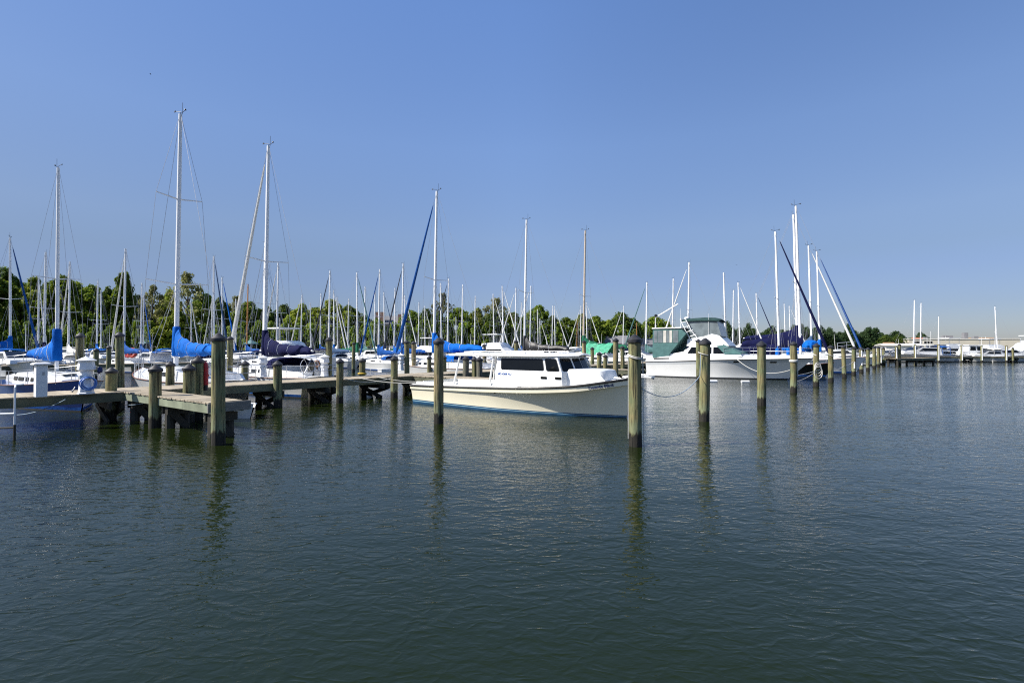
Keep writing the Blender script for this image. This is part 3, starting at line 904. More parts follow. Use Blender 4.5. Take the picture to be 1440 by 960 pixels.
    a, b = at_x(8.70, .165), at_x(9.50, .165)
    up = at_x(9.1, .03) - at_x(9.1, .16)
    nm = lettering("Tyuenka Black", a, b - a, up, (b - a).length, "ink", t, "boat_name", .25, .145)
    for v in nm.data.vertices:
        v.co.y = at_x(v.co.x, 0).y - .004 + (v.co - a).dot((b - a).cross(up).normalized()) * .0
    a, b = Vector((4.84, -1.279, 1.44)), Vector((5.50, -1.263, 1.445))
    lettering("MD 6208 AU", a, b - a, (0, .02, 1), .66, "inkblue", cab, "registration_number", 0, .105)
    return t
workboat = build_workboat()

# ------------------------------------------------------------------ the big cabin cruiser
CB_, CA = Vector((12.7, 44.4, 0)), R(-35)
CD = Vector((math.cos(CA), math.sin(CA), 0)); CN = Vector((CD.y, -CD.x, 0))
def build_cruiser():
    t = thing("cabin_cruiser", "large white cabin cruiser with teal canvas cockpit, flybridge and teal windshield cover", "yacht", CB_, CA)
    H = Hull([(0, 0, -.05, 1.28, 2.0, 1.85, -.5), (.25, 3.2, 3.2, 1.38, 2.1, 1.9, -.6), (.5, 6.4, 6.5, 1.50, 2.05, 1.68, -.7), (.7, 9.0, 9.5, 1.58, 1.75, 1.1, -.7), (.86, 11.2, 12.3, 1.64, 1.02, .46, -.6), (1, 12.35, 14.45, 1.70, .05, .02, -.3)], 1.5)
    f = H.c[2]
    mb = MB(); H.shell(mb, 40); hull = mb.build("hull", M["gel"], t, angle=50)
    mb = MB(); H.strip(mb, -.08, .09, .006, 40); mb.build("boot_stripe", M["bottom"], t)
    mb = MB(); H.rail(mb, .035, 1.0, .01, 40); mb.build("rub_rail", M["black"], t)
    mb = MB(); H.strip(mb, lambda u: f(u) - .26, lambda u: f(u) - .02, .004, 40); mb.build("upper_stripe", M["gelgrey"], t)
    up = lambda u: float(np.interp(u, [0, .05, .6, .9, 1], [.42, .45, .36, .22, .12]))
    mb = MB(); rows = []
    for i in range(37):
        u = i / 36 * .995
        a = H.pt(u, 1.0); y = max(a.y - .03, .02); y2 = max(a.y - .20, .012); z = a.z + up(u)
        rows.append([(a.x, -y, a.z), (a.x, -y2, z), (a.x, -y2 * .5, z + .05), (a.x, 0, z + .06), (a.x, y2 * .5, z + .05), (a.x, y2, z), (a.x, y, a.z)])
    mb.loft(rows, cap=True); mb.build("deck", M["gel"], t, angle=40)
    def prof(pts, y0, y1=None):
        y1 = y1 if y1 is not None else y0
        zs = [z for _, z in pts]; lo, hi = min(zs), max(zs)
        w = [y0 + (y1 - y0) * (z - lo) / (hi - lo) for _, z in pts]
        m = MB(); m.loft([[(x, -q, z) for (x, z), q in zip(pts, w)], [(x, q, z) for (x, z), q in zip(pts, w)]], closed=True, cap=True)
        return m
    cab = prof([(2.2, 1.7), (2.2, 1.95), (3.7, 2.2), (4.3, 2.68), (7.3, 2.70), (8.75, 2.05), (8.95, 1.8)], 1.78, 1.62).build("cabin", M["gel"], t, angle=30)
    wy = lambda z: 1.78 + (1.62 - 1.78) * (z - 1.7) / 1.0
    for s in (-1, 1):
        for q in ([(4.02, 2.03), (5.15, 2.03), (5.15, 2.56), (4.40, 2.56)], [(5.45, 2.03), (6.25, 2.03), (6.25, 2.56), (5.45, 2.56)], [(6.42, 2.03), (8.2, 2.03), (7.25, 2.56), (6.42, 2.56)]):
            mb = MB(); panel(mb, [(x, s * wy(z), z) for x, z in q], .06, thick=.03); mb.build("window", M["glass"], cab, smooth=False)
        mb = MB(); panel(mb, [(.75, s * 1.985, 1.52), (2.35, s * 1.985, 1.54), (2.35, s * 1.94, 1.66), (.75, s * 1.94, 1.64)], .02, thick=.05); mb.build("engine_vent", M["black"], t, smooth=False)
        for u in (.62, .80):
            p, q = H.at_z(u, 1.33, s, .004), H.at_z(u + .03, 1.33, s, .004)
            r_, w_ = H.at_z(u + .03, 1.43, s, .004), H.at_z(u, 1.43, s, .004)
            mb = MB(); panel(mb, [p, q, r_, w_], .03, thick=.03); mb.build("port_light", M["glass"], hull, smooth=False)
        mb = MB(); panel(mb, [(6.72, s * 1.665, 2.66), (7.45, s * 1.765, 2.0), (8.95, s * 1.765, 2.0), (7.30, s * 1.665, 2.72)], .02, thick=.05); mb.build("windshield_cover_flap", M["teal"], cab, smooth=False)
    mb = MB(); mb.prism([(7.26, -1.66, 2.735), (8.80, -1.76, 2.05), (8.80, 1.76, 2.05), (7.26, 1.66, 2.735)], (.03, 0, .05)); mb.build("windshield_cover", M["teal"], cab, smooth=False)
    # aft cockpit enclosure
    enc = prof([(.62, 1.62), (.66, 4.14), (3.45, 4.12), (3.95, 3.72), (2.35, 2.0), (2.2, 1.62)], 1.88, 1.84).build("cockpit_canvas", M["teal"], t, angle=20)
    for s in (-1, 1):
        for (x0, x1, m_) in ((.76, 1.10, "clear"), (1.15, 1.66, "clear"), (1.72, 2.02, "curtain"), (2.06, 2.30, "clear"), (2.34, 2.60, "curtain"), (2.68, 3.20, "clear")):
            mb = MB(); panel(mb, [(x0, s * 1.862, 2.95), (x1, s * 1.862, 2.95), (x1, s * 1.848, 4.0), (x0, s * 1.848, 4.0)], .03, thick=.03); mb.build("vinyl_window", M[m_], enc, smooth=False)
    mb = MB(); mb.bbox((2.05, 0, 4.20), (2.95, 3.85, .11), .04); mb.build("hardtop", M["gel"], t)
    # flybridge
    fly = prof([(3.9, 2.66), (3.95, 3.25), (5.4, 3.45), (6.2, 3.66), (6.85, 3.52), (7.45, 3.0), (7.78, 2.66)], 1.52, 1.30).build("flybridge", M["gel"], t, angle=30)
    prof([(4.3, 3.28), (3.75, 4.80), (6.65, 4.74), (7.05, 3.46), (6.2, 3.62)], 1.28, 1.24).build("vinyl_enclosure", M["clear"], fly, angle=20)
    mb = MB(); rows = []
    for x, dz in ((3.25, -.06), (3.4, .06), (4.2, .14), (5.2, .17), (6.2, .12), (6.75, .0), (6.85, -.08)):
        rows.append([(x, -1.36, 4.72 + dz * .5), (x, -1.1, 4.86 + dz), (x, 0, 4.95 + dz), (x, 1.1, 4.86 + dz), (x, 1.36, 4.72 + dz * .5)])
    mb.loft(rows); mb.loft([[(a, b, c - .05) for a, b, c in r] for r in rows]); mb.build("bimini_top", M["bimini"], fly)
    mb = MB()
    for s in (-1, 1):
        mb.tube([(3.25, s * 1.4, 4.95), (3.75, s * 1.42, 4.0), (4.5, s * 1.45, 2.75)], .045, 8); mb.tube([(3.75, s * 1.4, 5.0), (4.3, s * 1.42, 4.0), (5.2, s * 1.45, 3.0)], .045, 8)
        for k in range(5):
            q = .12 + .19 * k
            mb.tube([Vector((3.25, s * 1.4, 4.95)).lerp(Vector((4.5, s * 1.45, 2.75)), q), Vector((3.75, s * 1.4, 5.0)).lerp(Vector((5.2, s * 1.45, 3.0)), q)], .025, 6)
    mb.tube([(3.3, -1.4, 4.98), (3.3, 1.4, 4.98)], .06, 8); arch = mb.build("radar_arch", M["gel"], t)
    mb = MB(); mb.lathe([(.0, 0), (.26, .0), (.30, .06), (.28, .15), (.1, .19)], 14, (3.5, 0, 5.03)); mb.build("radar_dome", M["plastic"], arch)
    mb = MB(); mb.tube([(.80, -1.5, 4.25), (.80, -1.5, 5.1), (.95, -1.5, 5.3)], .05, 8); mb.tube([(.80, -1.5, 5.18), (3.0, -1.2, 6.3)], .05, 8); dv = mb.build("davit", M["gel"], t)
    mb = MB(); mb.lathe([(.02, -.12), (.15, -.06), (.16, .06), (.04, .14)], 12, (.86, -1.55, 5.32)); mb.build("winch_drum", M["black"], dv)
    for x, y, z0, z1 in ((5.9, -1.3, 3.6, 5.35), (2.4, 1.3, 4.25, 6.1), (3.3, .9, 5.0, 5.6)):
        mb = MB(); mb.tube([(x, y, z0), (x, y, z1)], [.022, .012], 6); mb.build("antenna", M["gel"], t)
    mb = MB()
    for s in (-1, 1):
        for dz, r in ((.62, .018), (.34, .012)):
            mb.tube([H.pt(.56 + .43 * i / 16, 1.0, s, -.2 if i < 16 else -.03) + Vector((0, 0, up(.56 + .43 * i / 16) + dz)) for i in range(17)], r, 6)
        for i in range(0, 17, 2):
            q = H.pt(.56 + .43 * i / 16, 1.0, s, -.2 if i < 16 else -.03) + Vector((0, 0, up(.56 + .43 * i / 16) - .02)); mb.tube([q, q + Vector((0, 0, .64))], .014, 6)
    mb.build("bow_rail", M["steel"], t)
    mb = MB(); mb.bbox((-.45, 0, .22), (.9, 3.2, .07), .02); mb.build("swim_platform", M["gel"], t)
    done = set()
    def fit(o):
        for c in kids(o):
            if c.data.name not in done:
                done.add(c.data.name)
                for v in c.data.vertices: v.co.x = .30 + .862 * v.co.x
            fit(c)
    fit(t)
    return t
cruiser = build_cruiser()

# ------------------------------------------------------------------ sailboats
MAST_H = 14.0
def build_sailboat(name, label, detail=True, bag=False, double=False):
    t = thing(name, label, "sailboat")
    H = Hull([(0, -5.05, -5.6, 1.02, 1.12, .85, -.1), (.3, -2.6, -2.8, .97, 1.58, 1.36, -.4), (.55, -.2, -.2, 1.02, 1.60, 1.26, -.45), (.75, 1.7, 1.9, 1.12, 1.18, .8, -.4), (.9, 3.0, 3.5, 1.25, .55, .30, -.3), (1, 3.7, 4.4, 1.35, .04, .02, -.15)], 1.3)
    n = 26 if detail else 16
    mb = MB(); H.shell(mb, n); H.deck(mb, 0, 1, .06, .02, -.02, n); hull = mb.build("hull", M["gel"], t, angle=40)
    mb = MB(); H.strip(mb, .05, .17, .006, n); mb.build("boot_stripe", M["midblue"], hull)
    mb = MB(); H.strip(mb, -.1, .05, .006, n); mb.build("bottom_paint", M["bottom"], hull)
    mb = MB(); H.rail(mb, .022, 1.0, .0, n); mb.build("toe_rail", M["teak" if detail else "alugrey"], hull)
    # coach roof, coamings
    def sec(x, w, h):
        z = float(np.interp(x, [-5.6, -2.8, -.2, 1.9, 3.5], [1.02, .97, 1.02, 1.12, 1.25])) + .0
        return [(x, -w, z), (x, -w * .95, z + h * .72), (x, -w * .8, z + h), (x, 0, z + h * 1.14), (x, w * .8, z + h), (x, w * .95, z + h * .72), (x, w, z)]
    mb = MB(); mb.loft([sec(-2.35, 1.08, .50), sec(-1.2, 1.08, .50), sec(.6, .92, .44), (sec(1.7, .66, .34)), sec(2.5, .40, .10)], cap=True); cab = mb.build("cabin", M["gel"], t, angle=30)
    for s in (-1, 1):
        if detail:
            for x0, x1 in ((-2.0, -1.35), (-1.15, -.5), (-.25, .1), (.35, .65)):
                w0, w1 = (np.interp(x, [-2.35, -1.2, .6, 1.7], [1.08, 1.08, .92, .66]) for x in (x0, x1))
                z = 1.0 + .02
                mb = MB(); panel(mb, [(x0, s * w0 * .985, z + .14), (x1, s * w1 * .985, z + .14), (x1, s * w1 * .962, z + .31), (x0, s * w0 * .962, z + .31)], .05, thick=.03); mb.build("window", M["glass"], cab, smooth=False)
        else:
            mb = MB(); panel(mb, [(-2.0, s * 1.066, 1.14), (.5, s * .922, 1.17), (.5, s * .90, 1.32), (-2.0, s * 1.04, 1.30)], .06, thick=.04); mb.build("window", M["glass"], cab, smooth=False)
    mb = MB()
    for s in (-1, 1):
        mb.loft([[(x, s * w, 1.0), (x, s * (w - .03), 1.0 + h), (x, s * (w - .16), 1.0 + h), (x, s * (w - .2), .95)] for x, w, h in ((-2.35, 1.0, .45), (-3.4, 1.0, .34), (-4.8, .9, .28), (-5.3, .8, .05))])
    mb.build("cockpit_coaming", M["gel"], t)
    # spars
    zt = MAST_H; rk = .021
    mx = lambda z: -(z - 1.0) * rk
    mb = MB(); zs = [1.35, 4, 8, 11, zt]; mb.tube([(mx(z), 0, z) for z in zs], [(.108, .108, .103, .095, .08), (.12, .118, .112, .105, .09)][not detail], 10); mast = mb.build("mast", M["alu"], t)
    sp = [(.53, 1.25)] if not double else [(.40, 1.35), (.70, 1.0)]
    for fz, ln in sp:
        z = zt * fz
        for s in (-1, 1):
            mb = MB(); mb.tube([(mx(z), s * .08, z), (mx(z) - .12, s * ln, z + .10)], [.035, .024], 6); mb.build("spreader", M["alu"], mast)
    mb = MB(); x = mx(zt)
    g = .75 if detail else .45
    mb.tube([(x, 0, zt), (x - .05, 0, zt + .10), (x + .35 * g, .1, zt + .22 * g)], .012, 5); mb.box((x + .42 * g, .12, zt + .23 * g), (.16 * g, .02, .10 * g)); mb.tube([(x - .1, -.05, zt), (x - .12, -.05, zt + .75 * g)], .009, 5)
    if detail:
        mb.tube([(x, 0, zt + .02), (x - .30, -.1, zt + .16)], .012, 5); mb.lathe([(.0, 0), (.05, .02), (.04, .07)], 8, (x - .30, -.1, zt + .14))
    mb.build("masthead_gear", M["black"], mast)
    mb = MB(); mb.tube([(-.1, 0, 2.2), (-4.7, 0, 2.32)], .075, 8); mb.build("boom", M["alu"], t)
    mb = MB(); rows = []
    rnd = random.Random(3)
    if bag:
        tab = ((.16, 1.02), (-.15, 1.05), (-.6, .98), (-1.6, .86), (-2.6, .74), (-3.6, .6), (-4.4, .46), (-4.6, .05))
    else:
        tab = ((.17, 1.38), (.05, 1.45), (-.14, 1.36), (-.3, 1.22), (-.6, 1.0), (-1.05, .80), (-1.6, .66), (-2.4, .54), (-3.2, .50), (-3.9, .46), (-4.5, .36), (-4.72, .06))
    xs_, hs_ = [q[0] for q in tab][::-1], [q[1] for q in tab][::-1]
    n_ = 30 if detail else 14
    x_0 = .17 if bag else -.12
    ties = (-.75, -1.7, -2.7, -3.7)
    for i in range(n_ + 1):
        x = x_0 + (tab[-1][0] - x_0) * i / n_
        h = float(np.interp(x, xs_, hs_))
        w = .14 if x > -.1 else (.24 if not bag else .15)
        dt_ = min(abs(x - q) for q in ties)
        if detail and x < -.35: w *= .90 + .12 * min(1, dt_ / .35); h *= .96 + .05 * min(1, dt_ / .35)
        b0 = 2.08 + (-x) * .026 - (.06 * math.sin(min(1, -x / 4.7) * math.pi * 4) ** 2 if x < -.3 and not bag else 0)
        jj = (lambda: rnd.uniform(-.028, .028)) if detail else (lambda: 0.0)
        if True:
            if not bag: w = w * min(1, .55 + (-.12 - x) * .9)
            rows.append([(x, -w * .55, b0 + jj()), (x, -w + jj(), b0 + h * .35), (x, -w * .66 + jj(), b0 + h * .8), (x, 0, b0 + h + jj()), (x, w * .66 + jj(), b0 + h * .8), (x, w + jj(), b0 + h * .35), (x, w * .55, b0 + jj()), (x, 0, b0 - .03)])
    mb.loft(rows, closed=True, cap=True)
    if not bag:               # collar wrapped round the mast
        pr = [(.15, -.06), (.185, .0), (.19, .35), (.175, .7), (.165, 1.05), (.15, 1.36), (.13, 1.40)]
        mb.loft([[(-.03 - z_ * .02 + (r_ + (rnd.uniform(-.015, .015) if detail else 0)) * math.cos(q), (r_ + (rnd.uniform(-.015, .015) if detail else 0)) * math.sin(q), 2.1 + z_) for q in (2 * math.pi * k / 12 for k in range(12))] for r_, z_ in pr], closed=True, cap=True)
    cov = mb.build("sail_cover", M["navy" if bag else "blue"], t, angle=60)
    if detail and not bag:
        for q in ties[:3]:
            h = float(np.interp(q, xs_, hs_)) * .93; b0 = 2.08 - q * .026
            mb = MB(); mb.tube([(q, -.05, b0 - .06), (q, -.15, b0 + .02), (q + .02, -.215, b0 + h * .38), (q + .03, -.15, b0 + h * .82), (q + .03, 0, b0 + h + .03), (q + .03, .15, b0 + h * .82), (q + .02, .215, b0 + h * .38), (q, .15, b0 + .02), (q, .05, b0 - .06)], .016, 5)
            mb.build("strap", M["strap"], cov)
    # standing rigging
    rw = .008 if detail else .011
    top = Vector((mx(zt) + .05, 0, zt - .1)); fs = Vector((4.3, 0, 1.38))
    mb = MB(); mb.tube([fs, top], rw, 5); mb.build("forestay", M["wire"], t)
    mb = MB(); mb.tube([(-5.45, 0, 1.0), (mx(zt) - .06, 0, zt - .05)], rw, 5); mb.build("backstay", M["wire"], t)
    for s in (-1, 1):
        mb = MB()
        pts = [Vector((-.15, s * 1.5, 1.02))] + [Vector((mx(zt * fz) - .12, s * ln, zt * fz + .10)) for fz, ln in sp] + [Vector((mx(zt), s * .05, zt - .15))]
        mb.tube(pts, rw, 5)
        z = zt * sp[0][0]
        mb.tube([(.5, s * 1.4, 1.03), (mx(z), s * .05, z - .2)], rw, 5); mb.tube([(-.8, s * 1.45, 1.02), (mx(z), s * .05, z - .2)], rw, 5)
        mb.build("shroud", M["wire"], t)
    mb = MB(); k = [(.05, .05), (.09, .13), (.2, .125), (.4, .105), (.6, .085), (.8, .062), (.9, .045), (.93, .02)]
    mb.tube([fs.lerp(top, a) for a, _ in k], [r for _, r in k], 8); mb.build("furled_jib", M["sailwhite"], t)
    # rails, dodger
    def loop(us, dz, r, mb):
        for s in (-1, 1):
            mb.tube([H.pt(u, 1.0, s, -.06) + Vector((0, 0, dz)) for u in us], r, 5)
    rr = .014 if detail else .02
    mb = MB(); us = [.86 + .135 * i / 5 for i in range(6)]
    for dz in (.6, .32): loop(us, dz, rr, mb)
    for u in (.86, .93, .99):
        for s in (-1, 1):
            q = H.pt(u, 1.0, s, -.06); mb.tube([q, q + Vector((0, 0, .6))], rr, 5)
    q = H.pt(.995, 1.0); mb.tube([q + Vector((0, -.05, .6)), q + Vector((.12, 0, .6)), q + Vector((0, .05, .6))], rr, 5)
    mb.build("bow_rail", M["steel"], t)
    mb = MB(); us = [.0, .04, .08, .12]
    for dz in (.6, .32): loop(us, dz, rr, mb)
    for u in (.0, .12):
        for s in (-1, 1):
            q = H.pt(u, 1.0, s, -.06); mb.tube([q, q + Vector((0, 0, .6))], rr, 5)
    q = H.pt(0, 1.0, 1, -.06); mb.tube([q + Vector((0, 0, .6)), (q.x, -q.y, q.z + .6)], rr, 5); mb.tube([q + Vector((0, 0, .32)), (q.x, -q.y, q.z + .32)], rr, 5)
    mb.build("stern_rail", M["steel"], t)
    if detail:
        mb = MB()
        for s in (-1, 1):
            for dz in (.6, .32): mb.tube([H.pt(.12 + .74 * i / 10, 1.0, s, -.06) + Vector((0, 0, dz)) for i in range(11)], .006, 5)
            for i in (2, 4, 6, 8):
                q = H.pt(.12 + .74 * i / 10, 1.0, s, -.06); mb.tube([q, q + Vector((0, 0, .6))], .012, 5)
        mb.build("lifeline", M["steel"], t)
        mb = MB(); mb.torus((-4.3, 0, 1.55), .42, .016, 'X', 20, 6)
        for k_ in range(6): mb.tube([(-4.3, 0, 1.55), (-4.3, .42 * math.cos(k_ * math.pi / 3), 1.55 + .42 * math.sin(k_ * math.pi / 3))], .008, 5)
        mb.tube([(-4.25, 0, .8), (-4.22, 0, 1.6)], .05, 8); mb.build("steering_wheel", M["steel"], t)
        mb = MB()
        for i in range(4):
            mb.box((-.9 + i * .9, 0, 1.585 - i * .035), (.45, .45, .05))
        mb.build("hatch", M["clear"], cab, smooth=False)
    mb = MB(); rows = []
    for x, w, h in ((-1.75, .95, .02), (-1.85, .98, .36), (-2.25, 1.05, .50), (-2.9, 1.05, .46)):
        rows.append([(x, -w, 1.45), (x, -w * .97, 1.45 + h * .7), (x, -w * .7, 1.45 + h), (x, 0, 1.45 + h * 1.1), (x, w * .7, 1.45 + h), (x, w * .97, 1.45 + h * .7), (x, w, 1.45)])
    mb.loft(rows); mb.build("dodger", M["blue"], t, angle=50)
    return t

HEAD = {1: R(-35), -1: R(145)}
PLACED = []      # occupied rectangles: centre, direction, half length, half beam
def rect_hit(a, b):
    (c1, d1, l1, w1), (c2, d2, l2, w2) = a, b
    df = (c2 - c1).to_2d()
    worst = -1e9
    for ax in (d1.to_2d(), Vector((-d1.y, d1.x)), d2.to_2d(), Vector((-d2.y, d2.x))):
        r1 = l1 * abs(ax.dot(d1.to_2d())) + w1 * abs(ax.dot(Vector((-d1.y, d1.x))))
        r2 = l2 * abs(ax.dot(d2.to_2d())) + w2 * abs(ax.dot(Vector((-d2.y, d2.x))))
        worst = max(worst, abs(ax.dot(df)) - r1 - r2)
    return -worst if worst < 0 else 0.0
def footprint(p, ang, s, kind="sail"):
    d = Vector((math.cos(ang), math.sin(ang), 0))
    return (p + d * (-.6 * s), d, 5.1 * s, 1.65 * s) if kind == "sail" else (p, d, 4.7 * s, 1.6 * s)
PLACED += [(A0 + U * 20 - V * 1.0, U.copy(), 32.5, 1.1), (WB + WD * 5, WD, 5.2, 1.7), (CB_ + CD * 6.4, CD, 6.8, 2.2)]
COLOURS = {"b": "blue", "m": "midblue", "n": "navy", "g": "greyblue", "t": "teal", "G": "green", "k": "black", "w": "sailwhite", "d": "darkjib"}
PROTO = {}
def place_boat(kind, px, D, yt, h, cover, jib, label, group=None, hullm=None, mastm=None, dodger=None, fixed_scale=None, skip=(), yaw=0.0, body=None):
    ang = HEAD[h] + R(yaw)
    if kind not in PROTO:
        PROTO[kind] = build_sailboat("sailboat", label, detail=kind in ("near", "double", "bag"), bag=kind == "bag", double=kind == "double")
        o = PROTO[kind]
        src = o
        first = True
    else:
        o = None; first = False
    rec = {"sail_cover": M[COLOURS[cover]], "dodger": M[COLOURS[dodger if dodger not in (None, "-") else cover]]}
    if jib: rec["furled_jib"] = M[COLOURS[jib]]
    if hullm: rec["hull"] = M[hullm]
    if mastm: rec["mast"] = M[mastm]; rec["boom"] = M[mastm]; rec["spreader"] = M["alu"]
    sk = set(skip)
    if not jib: sk.add("furled_jib")
    if dodger == "-": sk.add("dodger"); rec["dodger"] = M["navy"]
    o = copy_tree(PROTO[kind], None, rec, sk)
    p = at_d(px, D)
    sc_ = fixed_scale or (z_at(yt, D)) / MAST_H
    if body:
        for c in kids(o):
            if stem(c.name) in ("mast", "forestay", "backstay", "shroud", "furled_jib"): c.scale = (.68, .68, sc_ / body)
        sc_ = body
    o.location = p; o.rotation_euler = (0, 0, ang); o.scale = (sc_,) * 3
    tag(o, label, "sailboat", group)
    PLACED.append(footprint(p, ang, sc_))
    return o
def drop_protos():
    for o in list(PROTO.values()):
        def rm(x):
            for c in kids(x): rm(c)
            bpy.data.objects.remove(x)
        rm(o)
    PROTO.clear(); KIDS.clear()

SG = "sailboats moored with bare masts"
place_boat("near", 80.5, 27.8, 235, 1, "b", None, "small sailboat with a navy blue hull and bright blue sail cover at the left dock", SG, "navyhull", dodger="-", skip=("steering_wheel", "stern_rail"), body=.95)
n2 = place_boat("double", 247.5, 32.3, 163, -1, "b", None, "sailboat with the tallest mast and a long bright blue sail cover", SG, dodger="-")
place_boat("near", 372, 36.7, 207, -1, "n", "w", "sailboat with navy sail cover and a thick pale furled jib, right of the corner pile", SG, dodger="n")
place_boat("near", 610, 49.8, 270, -1, "b", "m", "sailboat with a royal blue furled jib and blue sail cover behind the workboat's stern", SG, dodger="b")
place_boat("near", 737, 60.6, 310, -1, "k", None, "sailboat with a black sail cover, its mast rising over the middle of the workboat's roof", SG, dodger="n")
place_boat("near", 820, 71.4, 325, -1, "G", None, "sailboat with a tan mast and dark green sail cover beside the mint tarp", SG, mastm="alutan", dodger="-")
place_boat("bag", 1096, 57.5, 325, 1, "n", "n", "black-hulled sailboat with navy boom bag and navy furled jib right of the big cruiser", SG, "blackhull", dodger="n")
place_boat("bag", 1126, 65.5, 289, 1, "n", None, "sailboat with the tallest mast on the right and a navy boom bag", SG, dodger="n")
place_boat("near", 1153.5, 76.0, 353, 1, "b", "m", "grey-hulled sailboat with a bright blue furled jib at the right end of the pile row", SG, "gelgrey", dodger="b")
place_boat("near", 1142, 88.0, 345, 1, "g", "w", "sailboat whose thin mast stands just right of the tallest right-hand mast", SG)

place_boat("near", 15, 78.0, 335, -1, "b", "m", "sailboat with a dark blue furled jib at the very left, its round stern towards us", SG, dodger="b", yaw=-42, skip=("steering_wheel",))
